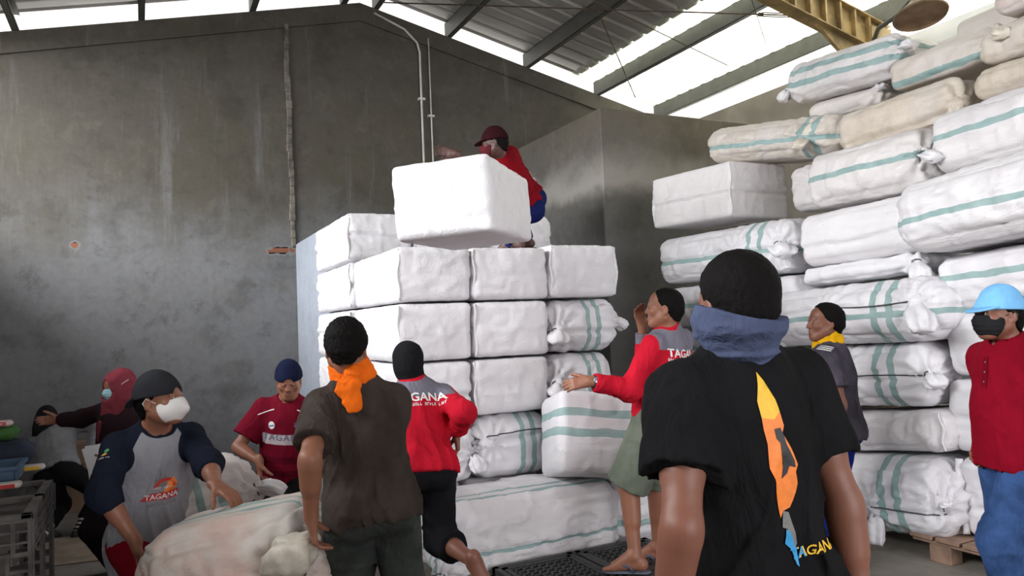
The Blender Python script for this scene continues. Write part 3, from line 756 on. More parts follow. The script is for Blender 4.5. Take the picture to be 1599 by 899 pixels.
def surface(s, h, fold=None):
    lo, hi = s.bounds(); org = lo-4*h
    n = [int(math.ceil((hi[q]-lo[q])/h))+9 for q in range(3)]
    D = s.evaluate(org, [0, 0, 0], n, h)
    if fold is not None:
        m = np.abs(D) < 4.5*h+.02
        ii = np.argwhere(m)
        D[m] += fold((org+ii*h).astype(f32)).astype(f32)
    D[0] = D[-1] = 1; D[:, 0] = D[:, -1] = 1; D[:, :, 0] = D[:, :, -1] = 1
    S = D < 0
    c = np.zeros([q-1 for q in n], np.int8)
    for a in (0, 1):
        for b in (0, 1):
            for e in (0, 1): c += S[a:n[0]-1+a, b:n[1]-1+b, e:n[2]-1+e]
    act = np.argwhere((c > 0) & (c < 8))
    idx = np.full(c.shape, -1, np.int32); idx[act[:, 0], act[:, 1], act[:, 2]] = np.arange(len(act))
    acc = np.zeros((len(act), 3), f32); cnt = np.zeros(len(act), f32)
    cor = [(a, b, e) for a in (0, 1) for b in (0, 1) for e in (0, 1)]
    val = {q: D[act[:, 0]+q[0], act[:, 1]+q[1], act[:, 2]+q[2]] for q in cor}
    for q in cor:
        for k in range(3):
            if q[k] == 0:
                w = list(q); w[k] = 1; w = tuple(w)
                v0, v1 = val[q], val[w]; mk = (v0 < 0) != (v1 < 0)
                t = np.where(mk, v0/np.where(mk, v0-v1, 1), 0)
                p = np.zeros((len(act), 3), f32); p[:] = q; p[:, k] = t
                acc[mk] += p[mk]; cnt[mk] += 1
    V = org + h*(act + acc/cnt[:, None])
    Q = []
    for k in range(3):
        o = [q for q in range(3) if q != k]
        sl0 = [slice(None)]*3; sl1 = [slice(None)]*3; sl0[k] = slice(0, -1); sl1[k] = slice(1, None)
        E0 = S[tuple(sl0)]; E1 = S[tuple(sl1)]
        e = np.argwhere(E0 != E1); e = e[(e[:, o[0]] > 0) & (e[:, o[1]] > 0)]
        flip = E0[e[:, 0], e[:, 1], e[:, 2]]
        def cell(d0, d1):
            i = e.copy(); i[:, o[0]] -= d0; i[:, o[1]] -= d1
            return idx[i[:, 0], i[:, 1], i[:, 2]]
        q = np.stack([cell(1, 1), cell(0, 1), cell(0, 0), cell(1, 0)], 1)
        if k == 1: flip = ~flip
        q[~flip] = q[~flip][:, ::-1]
        Q.append(q)
    Q = np.concatenate(Q)
    return V, Q[(Q >= 0).all(1)]
def smooth_obj(name, s, h, mat, parent, fold=None, regions=None, label=None):
    V, Q = surface(s, h, fold)
    me = np_mesh(name, V, Q)
    if regions:
        for an, fn in regions.items():
            a = me.attributes.new(an, 'FLOAT', 'POINT'); a.data.foreach_set('value', np.ascontiguousarray(fn(V), f32))
    o = link(name, me, mat, parent, label)
    o['_n'] = 0; del o['_n']
    GEO[o.name] = (V, Q)
    return o
GEO = {}

# ---------------------------------------------------------------- cloth and skin materials
def cloth(name, base, regions=(), rough=.9, weave=0.25, mottle=.12, spec=.06, bscale=1.0):
    n = N(name); p = n.pos()
    a = n.noise(p, 7, 5, .6)
    def tone(c): return n.mix(n.range(a, .3, .7), tuple(v*(1-mottle) for v in c), tuple(min(1, v*(1+mottle)) for v in c))
    c = tone(base)
    for an, col in regions:
        f = n.range(n.attr(an)['Fac'], -.0012, .0012, smooth=False)
        c = n.mix(f, c, tone(col))
    n.set(color=c, rough=rough, spec=spec)
    w = n.noise(n.mapping(p, (1, 1, .45)), 16*bscale, 5, .6, .6); fi = n.noise(p, 420, 2)
    w2 = n.math('ABSOLUTE', n.math('SUBTRACT', n.noise(n.mapping(p, (1, 1, .4)), 9*bscale, 4, .55, 1.5), .5))
    n.bump(n.math('ADD', n.math('ADD', n.math('MULTIPLY', w, .6), n.math('MULTIPLY', w2, -1.6)), n.math('MULTIPLY', fi, .05)), min(1, weave*1.7), .02)
    return n.m
def skin_mat(name, base, lip=(.22, .085, .065)):
    n = N(name); p = n.pos()
    a = n.noise(p, 14, 4, .6)
    c = n.mix(n.range(a, .3, .7), tuple(v*.88 for v in base), tuple(v*1.12 for v in base))
    c = n.mix(n.range(n.attr('lips')['Fac'], -.003, .003), c, lip)
    c = n.mix(n.math('MULTIPLY', n.range(n.attr('stubble')['Fac'], -.01, .012), .8), c, (.03, .02, .017))
    c = n.mix(n.math('MULTIPLY', n.range(n.attr('brows')['Fac'], -.002, .003), .92), c, (.012, .009, .008))
    c = n.mix(n.range(n.attr('nails')['Fac'], -.001, .001), c, tuple(min(1, v*1.5+.04) for v in base))
    n.set(color=c, rough=.48, spec=.4, sss=.04)
    n.b.inputs['Subsurface Radius'].default_value = (.012, .005, .003)
    n.bump(n.noise(p, 260, 3), .12, .003)
    return n.m
SKIN = {'tan': skin_mat('skin_tan', srgb(122, 76, 54)), 'brown': skin_mat('skin_brown', srgb(108, 64, 46)), 'dark': skin_mat('skin_dark', srgb(66, 38, 30))}
def hair_mat():
    n = N('black_hair'); p = n.pos()
    a = n.noise(p, 130, 4, .7); b = n.noise(n.mapping(p, (1, 1, .3)), 60, 4, .6)
    n.set(color=n.mix(a, (.003, .0028, .0028), (.010, .0085, .008)), rough=.7, spec=.07)
    n.bump(n.math('ADD', a, b), .6, .005)
    return n.m
M_hair = hair_mat()
M_eye = N('eyeball').set(color=(.62, .58, .54), rough=.2)
M_iris = N('iris').set(color=(.02, .012, .008), rough=.15)

# ---------------------------------------------------------------- a person
VFW = np.array([math.sin(YAW), math.cos(YAW), 0.0])
def heading(h):
    """unit vector on the floor plane: 0 = away from the camera, 90 = to the right of the picture"""
    a = YAW+rad(h); return np.array([math.sin(a), math.cos(a), 0.0])
UPZ = np.array([0, 0, 1.0])
def ik(a, t, l1, l2, hint):
    v = t-a; d = np.linalg.norm(v); u = v/d; d = min(d, .995*(l1+l2)); t = a+u*d
    x = (l1*l1-l2*l2+d*d)/(2*d); y = math.sqrt(max(l1*l1-x*x, 0))
    hh = np.array(hint, float); hh = nv(hh-u*(hh@u))
    return a+u*x+hh*y, t
class Person:
    def __init__(p, label, skin, S, hips, neck, head, tor_h, face_h, face_p=0, face_r=0, hip_h=None, belly=0.0, sh_raise=(0, 0), fat=1.0, nl=.135):
        """hips, neck base and head centre are world points; headings in degrees from the view direction"""
        p.S = S; p.fat = fat; p.skin = skin; p.belly = belly
        hips = np.array(hips, float); neck = np.array(neck, float); head = np.array(head, float)
        p.s = nv(neck-hips); p.hips = hips
        L = np.linalg.norm(neck-hips)/S
        p.L = L*S
        p.neck = neck
        f = heading(tor_h); p.f = nv(f-p.s*(f@p.s)); p.r = np.cross(p.f, p.s)
        g = heading(tor_h if hip_h is None else hip_h); p.hf = nv(g-p.s*(g@p.s)); p.hr = np.cross(p.hf, p.s)
        hd = nv(head-neck)
        p.head = neck + hd*nl*S
        ff = heading(face_h)*math.cos(rad(face_p)) + UPZ*math.sin(rad(face_p))
        rr = nv(np.cross(ff, UPZ)); uu = np.cross(rr, ff)
        p.Hr = rr*math.cos(rad(face_r)) + uu*math.sin(rad(face_r)); p.Hu = np.cross(p.Hr, ff); p.Hf = ff
        p.HR = np.array([p.Hr, p.Hf, p.Hu])
        sc = p.neck - p.s*.080*S
        p.sh = [sc - p.r*.160*S*fat**.5 + p.s*sh_raise[0], sc + p.r*.160*S*fat**.5 + p.s*sh_raise[1]]     # left, right
        p.hip = [hips - p.hr*.088*S - p.s*.02, hips + p.hr*.088*S - p.s*.02]
        p.el = [None, None]; p.wr = [None, None]; p.hd = [None, None]; p.pn = [None, None]
        p.kn = [None, None]; p.an = [None, None]; p.toe = [None, None]; p.curl = [.5, .5]; p.dn = [None, None]; p.spread = [.08, .08]
        p.root = empty('person', (float(hips[0]), float(hips[1]), 0.0), label, 'person')
    def T(p, v): return p.head + p.Hr*v[0]*p.S + p.Hf*v[1]*p.S + p.Hu*v[2]*p.S      # head frame -> world
    def HL(p, V): return (np.asarray(V)-p.head)@np.array([p.Hr, p.Hf, p.Hu]).T/p.S
    def TL(p, V): return (np.asarray(V)-p.hips)@np.array([p.r, p.f, p.s]).T/p.S    # torso coordinates: right, front, up from the hips
    def arm(p, i, wrist, hint, hd=None, pn=None, curl=.5, spread=.08):
        p.el[i], p.wr[i] = ik(p.sh[i], np.array(wrist, float), .292*p.S, .248*p.S, hint)
        p.hd[i] = nv(p.wr[i]-p.el[i]) if hd is None else nv(hd)
        q = (p.r if i == 0 else -p.r) if pn is None else np.array(pn, float)
        p.pn[i] = nv(q-p.hd[i]*(q@p.hd[i])); p.curl[i] = curl; p.spread[i] = spread; return p
    def leg(p, i, ankle, hint=None, toe=None, dn=(0, 0, -1)):
        p.kn[i], p.an[i] = ik(p.hip[i], np.array(ankle, float), .425*p.S, .395*p.S, p.hf if hint is None else hint)
        d = nv(dn); t = np.array(p.hf if toe is None else toe, float); p.toe[i] = nv(t-d*(t@d)); p.dn[i] = d; return p
    # ---- shared torso volumes, grown by off
    def torso(p, s, off=0.0, k=.035, low=True):
        S, F = p.S, p.fat
        R = np.array([p.r, p.f, p.s]); Rh = np.array([p.hr, p.hf, p.s]); L = p.L
        s.ell(p.hips+p.s*L*.70+p.f*.005, R, (.148*S*F+off, .110*S*F+off, .18*S+off), k)
        s.ell(p.hips+p.s*L*.36+p.f*(.008+p.belly*.5), R, (.132*S*F+off, .100*S*F+off+p.belly, .17*S+off), k)
        if low: s.ell(p.hips+p.s*.02, Rh, (.155*S*F+off, .112*S*F+off, .12*S+off), k)
        for i in (0, 1):
            q = p.sh[i]
            s.cone(p.neck-p.s*.09*S, q-p.s*.005, .058*S+off, .044*S+off, .03)
            s.cone(p.neck-p.s*.0*S, p.neck+(q-p.neck)*.60-p.s*.004, .044*S+off*.6, .034*S+off*.8, .03)
            s.cone(q-p.s*.06, p.hips+p.s*L*.55+(q-p.neck)*.45, .050*S+off, .055*S+off, .03)
        return s
    def arm_sdf(p, s, i, k=.015):
        S = p.S; a, b, c = p.sh[i], p.el[i], p.wr[i]
        s.cone(a, b, .050*S, .040*S, .03); s.cone(a+(b-a)*.35, a+(b-a)*.6, .050*S, .046*S, .02)
        s.cone(b, c, .040*S, .027*S, .02); s.cone(b+(c-b)*.12, b+(c-b)*.45, .042*S, .037*S, .02)
    def hand_sdf(p, s, i):
        S = p.S*1.04; w, d, n = p.wr[i], p.hd[i], p.pn[i]
        sd = np.cross(d, n)*(1 if i == 1 else -1)        # towards the thumb
        s.cone(w-d*.02, w+d*.03*S, .027*S, .030*S, .02, n, .62)
        for j, (u, ln, rr) in enumerate(((.027, .072, .0088), (.009, .080, .0092), (-.009, .074, .0088), (-.026, .058, .0078))):
            root = w+d*.088*S*(1-.012*abs(j-1))+sd*u*S
            s.cone(w+d*.012+sd*u*.55*S, root, .013*S, .0112*S, .012)
            c = p.curl[i]*(1+.08*j); dd = nv(d+sd*u*p.spread[i]*30*.25); q = root
            for m, fr in enumerate((.46, .30, .24)):
                ang = c*(.55 if m == 0 else .9 if m == 1 else .7)
                dd = nv(dd*math.cos(ang)+n*math.sin(ang)); 
                nn = nv(n - dd*(n@dd)) if abs(n@dd) < .98 else n
                q2 = q+dd*ln*fr*S
                s.cone(q, q2, rr*S*(1-.08*m), rr*S*(1-.08*(m+1)), .005); q = q2
        t0 = w+d*.022*S+sd*.020*S; td = nv(d*.62+sd*.66+n*(.25+.3*p.curl[i])); t1 = t0+td*.042*S
        td2 = nv(td+d*.45+n*.35*p.curl[i]); t2 = t1+td2*.030*S; t3 = t2+nv(td2+n*.3*p.curl[i])*.026*S
        s.cone(t0, t1, .0165*S, .0118*S, .014); s.cone(t1, t2, .0112*S, .0102*S, .005); s.cone(t2, t3, .0102*S, .0088*S, .005)
    def leg_sdf(p, s, i, off=0.0, k=.03):
        S = p.S*p.fat**.3; a, b, c = p.hip[i], p.kn[i], p.an[i]
        s.cone(a, b, .086*S+off, .056*S+off, .05)
        bk = nv(-(p.hf)); bk = nv(bk - nv(c-b)*(bk@nv(c-b)))
        s.cone(b, c, .053*S+off, .036*S+off, k); s.cone(b+(c-b)*.15+bk*.014, b+(c-b)*.5+bk*.010, .050*S+off, .042*S+off, k)
    def foot_sdf(p, s, i, off=0.0):
        S = p.S; a, t, d = p.an[i], p.toe[i], p.dn[i]; sd = np.cross(t, d)
        heel = a-t*.035*S+d*.045*S
        s.cone(a, heel, .036*S+off, .032*S+off, .02)
        for q, r0 in ((.02, .028), (-.018, .025)):
            s.cone(a+t*.02*S+sd*q*.5, a+t*.125*S+d*.060*S+sd*q, .034*S+off, r0*.8*S+off, .025)
            s.cone(heel+sd*q*.3, a+t*.125*S+d*.062*S+sd*q, .030*S+off, r0*.72*S+off, .02)
        for j in range(5):
            u = .032-.0155*j; ln = (.055, .052, .045, .038, .03)[j]; rr = (.0135, .0095, .009, .0085, .008)[j]
            b0 = a+t*.125*S+d*.066*S+sd*u*(1 if i == 0 else -1)*S
            s.cone(b0, b0+t*ln*S+d*.006, rr*S+off, rr*.9*S+off, .008)
    def head_sdf(p, s, jaw=1.0):
        T, S, HR = p.T, p.S, p.HR
        E = lambda c, r, k=.02, sub=False: s.ell(T(c), HR, tuple(np.array(r)*S), k, sub)
        C = lambda a, b, ra, rb, k=.015, sub=False: s.cone(T(a), T(b), ra*S, rb*S, k, None, 1, sub)
        s.cone(p.neck-p.s*.03, T((0, -.018, -.055)), .058*S*p.fat**.5, .054*S*p.fat**.5, .03)
        E((0, -.014, .036), (.073, .092, .080))
        E((0, .028, .056), (.058, .054, .044), .03)
        E((0, .020, -.025), (.060*jaw, .070, .078), .03)
        E((0, .062, -.088), (.030*jaw, .024, .020), .03)
        for x in (-1, 1):
            C((.056*x, -.008, -.045), (.022*x, .060, -.092), .020, .016, .03)
            E((.042*x, .058, -.018), (.022, .020, .020), .02)
        C((-.034, .075, .030), (.034, .075, .030), .0135, .0135, .02)
        for x in (-1, 1): E((.031*x, .098, .010), (.019, .017, .013), .014, True)
        for x in (-1, 1): E((.031*x, .080, .009), (.0155, .0125, .0125), .004)
        for x in (-1, 1): C((.016*x, .094, .0185), (.046*x, .082, .0165), .0045, .004, .006)
        C((0, .085, .020), (0, .100, -.024), .0080, .0120, .014)
        for x in (-1, 1): E((.0120*x, .092, -.027), (.0095, .011, .008), .008)
        C((-.020, .082, -.052), (.020, .082, -.052), .0085, .0085, .010); C((-.017, .081, -.064), (.017, .081, -.064), .0095, .0095, .008)
        C((-.024, .092, -.0585), (.024, .092, -.0585), .0022, .0022, .004, True)
        for x in (-1, 1):
            tilt = np.array([p.Hr, nv(p.Hf*.97-p.Hu*.22), nv(p.Hu*.97+p.Hf*.22)])
            s.ell(T((.076*x, -.016, -.002)), tilt, np.array((.0085, .019, .032))*S, .008)
            s.ell(T((.085*x, -.012, .002)), tilt, np.array((.006, .010, .019))*S, .004, True)
            C((.076*x, -.012, -.026), (.074*x, -.006, -.032), .008, .007, .006)
    def body(p, h=.0055, stubble=False, feet=True, hands=(True, True), head=True, jaw=1.0):
        s = SDF(); p.torso(s)
        for i in (0, 1):
            b = p.hips - p.hf*.045 + (p.hr*(.07 if i else -.07)) - p.s*.05
            s.ball(b, .088*p.S*p.fat, .04)
            g = SDF(); p.arm_sdf(g, i)
            if hands[i]: p.hand_sdf(g, i)
            s.group(g, .03)
            g = SDF(); p.leg_sdf(g, i)
            if feet: p.foot_sdf(g, i)
            s.group(g, .02)
        if head: p.head_sdf(s, jaw)
        def brows(V):
            q = p.HL(V); x = np.abs(q[:, 0]); arch = .036+.006*np.sin((x-.012)/.042*3.14)
            return np.minimum(np.minimum(.0052-np.abs(q[:, 2]-arch), .024-np.abs(x-.034)), q[:, 1]-.05)
        def lips(V):
            q = p.HL(V); w = .024-np.abs(q[:, 0])
            return np.minimum(np.minimum(w*.5, .0115-np.abs(q[:, 2]+.058)), q[:, 1]-.07)
        def stub(V):
            q = p.HL(V)
            if not stubble: return np.full(len(V), -1.0)
            goat = .017-np.sqrt(q[:, 0]**2+((q[:, 2]+.085)*.75)**2); mo = np.minimum(.0055-np.abs(q[:, 2]+.0435), .024-np.abs(q[:, 0]))
            return np.minimum(np.maximum(goat, mo), q[:, 1]-.05)
        o = smooth_obj('body', s, h, SKIN[p.skin], p.root, None, dict(brows=brows, lips=lips, stubble=stub))
        p.bodyo = o
        return o
    def eyes(p, look=0.0, down=0.0):
        for x in (-1, 1):
            c = p.T((.031*x, .0815, .0095)); r = .0118*p.S
            V = []; mb = MB()
            d = nv(p.Hf*1.0 + p.Hr*look - p.Hu*down)
            M = Matrix.Translation(c) @ Vector(d).to_track_quat('Z', 'Y').to_matrix().to_4x4()
            mb.lathe([(r*math.sin(a), r*math.cos(a)) for a in np.linspace(.48, 2.2, 10)], M, 20); e = mb.build('eye', M_eye, p.root)
            mb = MB(); mb.lathe([(0.0001, r*1.015)]+[(r*1.01*math.sin(a), r*1.01*math.cos(a)) for a in (.15, .3, .5)], M, 20); mb.build('iris', M_iris, e)
    # ---- hair and headwear
    def hair(p, name='hair', thick=.010, back=-.062, fringe=.066, fluff=.006, ears=True, h=.004, side=-.01):
        s = SDF(); t = thick
        s.ell(p.T((0, -.016, .038)), p.HR, np.array((.074+t*.85, .094+t, .081+t*1.15))*p.S, .02)
        s.cone(p.T((0, -.062, -.01)), p.T((0, -.058, back+.012)), (.054+t*.6)*p.S, (.044+t*.3)*p.S, .02)
        s.plane(p.T((0, .045, fringe)), p.Hf*.80-p.Hu*.6, .012)      # forehead line
        s.plane(p.T((0, .012, side)), nv(p.Hf*.85-p.Hu*.35), .01)     # temples, in front of the ears
        s.plane(p.T((0, -.06, back)), -p.Hu*.95+p.Hf*.3, .012)
        s.plane(p.T((0, -.03, -.028)), nv(-p.Hu*.8+p.Hf*.75), .012)
        fn = lambda P: fluff*(ridge(P, (75, 75, 45), 3)*.35 + vnoise(P, (150, 150, 110), 5)*.45)
        return smooth_obj(name, s, h, M_hair, p.root, fn)
    def cap(p, mat, back=False, h=.0045, brim_drop=.0, brim_len=.078, name='cap', regions=None, turn=0.0, tall=1.0):
        s = SDF(); S = p.S; T = p.T
        s.ell(T((0, -.012, .042)), p.HR, np.array((.090, .113, .082*tall))*S, .01)
        s.cone(T((-.0, -.012, .03)), T((0, -.012, .05)), .106*S, .101*S, .01, p.Hr, .86)
        s.plane(T((0, 0, .026)), -p.Hu)
        sg = -1 if back else 1
        yb = sg*.085-.012
        fwdv = p.Hf*sg*math.cos(rad(turn)) + p.Hr*math.sin(rad(turn))
        g = SDF(); R = np.array([np.cross(fwdv, p.Hu), nv(fwdv-p.Hu*(.18+brim_drop)), nv(p.Hu+fwdv*(.18+brim_drop))])
        c = T((0, -.012, .034))+fwdv*.078*S
        g.ell(c, R, np.array((.080, .02+brim_len, .011))*S, 0)
        g.plane(c-fwdv*.01, -fwdv)
        s.group(g, .008)
        s.ball(T((0, -.012, .042+.079*tall)), .008*S, .004)
        if back:     # opening of the strap over the forehead
            s.cone(T((0, .06, .030)), T((0, .13, .030)), .030*S, .030*S, .004, p.Hu, .75, sub=True)
        fn = lambda P: .0015*vnoise(P, (25, 25, 25))
        return smooth_obj(name, s, h, mat, p.root, fn, regions)
    def mask(p, mat, beak=False, h=.004, straps=M_eye):
        s = SDF(); S = p.S; T = p.T
        if beak:
            s.ell(T((0, .036, -.045)), p.HR, np.array((.072, .082, .067))*S, .02)
            s.cone(T((0, .085, -.030)), T((0, .118, -.052)), .036*S, .014*S, .035)
        else:
            s.ell(T((0, .034, -.045)), p.HR, np.array((.073, .080, .069))*S, .02)
            s.cone(T((0, .085, .0)), T((0, .108, -.028)), .018*S, .020*S, .025)
        s.plane(T((0, .07, .004)), p.Hu*.95-p.Hf*.05, .006)
        s.plane(T((0, .010, 0)), nv(-p.Hf-p.Hu*.25))
        fn = (lambda P: .0012*vnoise(P, (20, 20, 20))) if beak else (lambda P: .0012*np.sin(p.HL(P)[:, 2]*300)*(p.HL(P)[:, 1] > .04))
        m = smooth_obj('face_mask', s, h, mat, p.root, fn)
        for x in (-1, 1):
            mb = MB(); mb.tube([T((.060*x, .024, -.010)), T((.072*x, .005, .004)), T((.0845*x, -.014, .022)), T((.083*x, -.034, .004)), T((.078*x, -.022, -.026)), T((.066*x, .005, -.05)), T((.058*x, .024, -.062))], .0018*S, 6)
            mb.build('ear_loop', straps, m)
        return m
    # ---- clothes
    def shirt(p, mat, sleeve=(.55, .55), hem=.10, off=.014, h=.0065, regions=None, name='shirt', fold=.007, width=1.0, collar=None, hem_tilt=0.0, sl_r=1.0, seed=0.0, nk=.066, skirt=.66):
        S, F = p.S, p.fat; s = SDF()
        p.torso(s, off, .04, low=True)
        hp = p.hips - p.s*hem*S
        wid = .164*S*F*width+off
        s.cone(p.hips+p.s*p.L*.50, hp-p.s*.05, .150*S*F+off, wid, .06, p.hf, skirt+.06)
        if p.belly: s.cone(p.hips+p.s*p.L*.30+p.f*p.belly*.6, hp+p.hf*p.belly*.6, .12*S*F+off, .13*S*F+off, .08)
        for i in (0, 1): s.ball(p.hips-p.hf*.045+(p.hr*(.07 if i else -.07))-p.s*.05, .088*S*F+off+.014, .06)
        s.plane(hp, -p.s+p.hf*hem_tilt, .004)
        for i in (0, 1):
            fr = sleeve[i]; g = SDF(); a, b, c = p.sh[i], p.el[i], p.wr[i]
            u = nv(b-a)
            if fr <= 1.0:
                e = a+(b-a)*fr
                g.cone(a, a+(b-a)*(fr+.12), (.053*S+off)*sl_r, (.054*S+off*1.3)*sl_r, .03); g.plane(e, u, .004)
                g.cone(a+(b-a)*(fr-.16), a+(b-a)*(fr+.5), .046*S, .052*S+off*1.0, .004, sub=True)
            else:
                q = b+(c-b)*(fr-1.0); w = nv(c-b); gf = SDF()
                g.cone(a, b, .050*S+off, .044*S+off, .03); g.ball(b, .047*S+off, .03); gf.cone(b, b+(c-b)*(fr-1.0+.08), .044*S+off, .032*S+off, .02); gf.plane(q, w, .003); g.group(gf, .02)
            s.group(g, .03)
        s.cone(p.neck-p.s*.035*S+p.f*.012, p.neck+(p.head-p.neck)*.9, nk*S*F**.3, .068*S*F**.3, .008, sub=True)
        if collar:
            g = SDF(); ax = nv(p.head-p.neck)
            g.cone(p.neck-ax*.02*S, p.neck+ax*collar*S, .076*S*F**.3, .071*S*F**.3, 0)
            for x in (-1, 1): g.cone(p.neck+p.f*.062*S+p.r*x*.018*S+ax*.01, p.neck+p.f*.098*S+p.r*x*.045*S-p.s*.045*S, .014*S, .008*S, .02)
            g.plane(p.neck+ax*collar*.8*S, ax-p.f*.15, .004)
            g.cone(p.neck-ax*.03*S+p.f*.012, p.neck+ax*.2*S+p.f*.012, .062*S*F**.3, .066*S*F**.3, .004, sub=True)
            g.cone(p.neck+p.f*.05*S-p.s*.02, p.neck+p.f*.13*S+ax*.05, .012*S, .03*S, .004, sub=True)
            s.group(g, .008)
        Rm = np.array([p.r, p.f, p.s])
        def fn(P):
            q = (P-p.hips.astype(f32))@Rm.T.astype(f32)
            qq = q+.06*np.stack([vnoise(q, (5, 5, 4), seed), vnoise(q, (5, 5, 4), seed+8), vnoise(q, (5, 5, 5), seed+16)], 1)
            sk = qq.copy(); sk[:, 2] += np.abs(q[:, 0])*.8
            a = ridge(q, (8, 8, 3), seed+1)*.4 + np.maximum(ridge(sk, (13, 13, 4.5), seed+2)-.35, 0)*1.2 + np.maximum(ridge(sk, (21, 21, 8), seed+5)-.45, 0)*.8
            w = np.clip(1.25-q[:, 2]/p.L*.9, .35, 1.2)
            b = ridge(q, (5, 5, 10), seed+7)*.35*np.exp(-((q[:, 2]-.08)/.12)**2)
            return -(a*w+b)*fold
        o = smooth_obj(name, s, h, mat, p.root, fn, regions)
        return o
    def trousers(p, mat, length=(2.0, 2.0), off=.016, h=.007, name='trousers', fold=.007, regions=None, seed=0.0, wide=1.0):
        """length per leg: 1.0 = knee, 2.0 = ankle"""
        S, F = p.S, p.fat; s = SDF()
        Rh = np.array([p.hr, p.hf, p.s])
        s.ell(p.hips+p.s*.02, Rh, (.155*S*F+off, .112*S*F+off, .13*S+off), .05)
        for i in (0, 1):
            s.ball(p.hips-p.hf*.045+(p.hr*(.07 if i else -.07))-p.s*.05, .088*S*F+off, .04)
            g = SDF(); a, b, c = p.hip[i], p.kn[i], p.an[i]; ln = length[i]
            SS = S*F**.3
            if ln <= 1.0:
                e = a+(b-a)*ln; u = nv(b-a)
                g.cone(a, a+(b-a)*(ln+.12), .092*SS+off, .078*SS*wide+off, .04); g.plane(e, u, .004)
                g.cone(a+(b-a)*(ln-.12), a+(b-a)*(ln+.4), .064*SS*wide, .072*SS*wide+off, .004, sub=True)
            else:
                e = b+(c-b)*(ln-1); u = nv(c-b)
                g.cone(a, b, .090*SS+off, .060*SS+off, .05); g.cone(b, b+(c-b)*(ln-1+.1), .060*SS+off, .048*SS*wide+off, .04)
                if (b-e)@u < 0 and (a-e)@u < 0: g.plane(e, u, .004)
                elif (b-e)@u < 0:
                    g2 = SDF(); g2.cone(a, b, .090*SS+off, .060*SS+off, .05); g3 = SDF(); g3.cone(b, b+(c-b)*(ln-1+.1), .060*SS+off, .048*SS*wide+off, .04); g3.plane(e, u, .004)
                    g = SDF(); g.group(g2, 0); g.group(g3, .03)
            s.group(g, .03)
        s.plane(p.hips+p.s*.13*S, p.s, .004)
        def fn(P):
            a = np.maximum(ridge(P, (8, 8, 14), seed+3)-.25, 0)*.9 + ridge(P, (12, 12, 5), seed+4)*.35
            w = .5
            for i in (0, 1):
                w = w + 1.0*np.exp(-((P-p.kn[i].astype(f32))**2).sum(1)/.018) + .5*np.exp(-((P-p.an[i].astype(f32))**2).sum(1)/.02)
            return -a*w*fold
        return smooth_obj(name, s, h, mat, p.root, fn, regions)
    def sandals(p, mat, strap):
        for i in (0, 1):
            a, t, d = p.an[i], p.toe[i], p.dn[i]; S = p.S; sd = np.cross(t, d)
            s = SDF(); s.cone(a-t*.05*S+d*.088*S, a+t*.15*S+d*.090*S, .040*S, .048*S, 0, d, .22)
            so = smooth_obj('flip_flop', s, .004, mat, p.root)
            mb = MB(); to = a+t*.13*S+d*.072*S
            for x in (-1, 1): mb.tube([to, a+t*.10*S+d*.035*S+sd*x*.03*S, a+t*.03*S+d*.05*S+sd*x*.046*S, a+t*.01*S+d*.082*S+sd*x*.044*S], [.006, .008, .008, .006], 8)
            mb.build('strap', strap, so)
    def watch(p, i, mat, face):
        w, e = p.wr[i], p.el[i]; u = nv(w-e); c = w-u*.028*p.S
        n = -p.pn[i]; n = nv(n-u*(n@u)); b = np.cross(u, n)
        mb = MB(); vs = []; m = 28
        for off in (-.009, .009):
            for rr in (.0, .003):
                for k in range(m):
                    a = 2*math.pi*k/m
                    vs.append(c+u*off+(n*math.cos(a)*.92+b*math.sin(a)*1.06)*(.0335*p.S+rr))
        f = []
        for k in range(m):
            k2 = (k+1) % m
            f += [(k, k2, 2*m+k2, 2*m+k), (m+k, 3*m+k, 3*m+k2, m+k2), (k, m+k, m+k2, k2), (2*m+k, 2*m+k2, 3*m+k2, 3*m+k)]
        mb.add(vs, f, True); wo = mb.build('watch', mat, p.root)
        M = Matrix.Translation(c+n*.031*p.S) @ Vector(n).to_track_quat('Z', 'Y').to_matrix().to_4x4()
        mb = MB(); mb.lathe([(.0001, .009), (.015, .009), (.018, .006), (.018, 0), (.0001, 0)], M, 24); mb.build('watch_face', face, wo)
# ---------------------------------------------------------------- prints laid onto cloth
def on_cloth(target, name, pieces, origin, u, v, scale, mat, lift=.0018, maxedge=.012, bend=None):
    """pieces: (verts2d, faces) in a flat frame; projected along u x v onto the garment"""
    V, Q = GEO[target.name]
    key = target.name
    if key not in BVH: BVH[key] = BVHTree.FromPolygons([tuple(x) for x in V.tolist()], Q.tolist())
    bv = BVH[key]
    u = nv(u); v = np.array(v, float); v = nv(v-u*(v@u)); n = np.cross(u, v)
    bm = bmesh.new()
    for vs, fs in pieces:
        bvs = [bm.verts.new((x*scale, y*scale, 0)) for x, y in vs]
        for f in fs:
            try: bm.faces.new([bvs[i] for i in f])
            except ValueError: pass
    bmesh.ops.triangulate(bm, faces=bm.faces[:])
    for _ in range(7):
        long = [e for e in bm.edges if e.calc_length() > maxedge]
        if not long: break
        bmesh.ops.subdivide_edges(bm, edges=long, cuts=1)
        bmesh.ops.triangulate(bm, faces=[f for f in bm.faces if len(f.verts) > 3])
    kill = []; o = np.array(origin, float)
    for q in bm.verts:
        p0 = o+u*q.co.x+v*q.co.y
        h = bv.ray_cast(Vector(p0+n*.35), Vector(-n), .7)
        if h[0] is None: kill.append(q)
        else: q.co = h[0]+Vector(n)*lift+h[1]*lift*.5
    bmesh.ops.delete(bm, geom=kill, context='VERTS')
    me = bpy.data.meshes.new(name); bm.to_mesh(me); bm.free()
    me.polygons.foreach_set('use_smooth', [True]*len(me.polygons))
    return link(name, me, mat, target)
BVH = {}
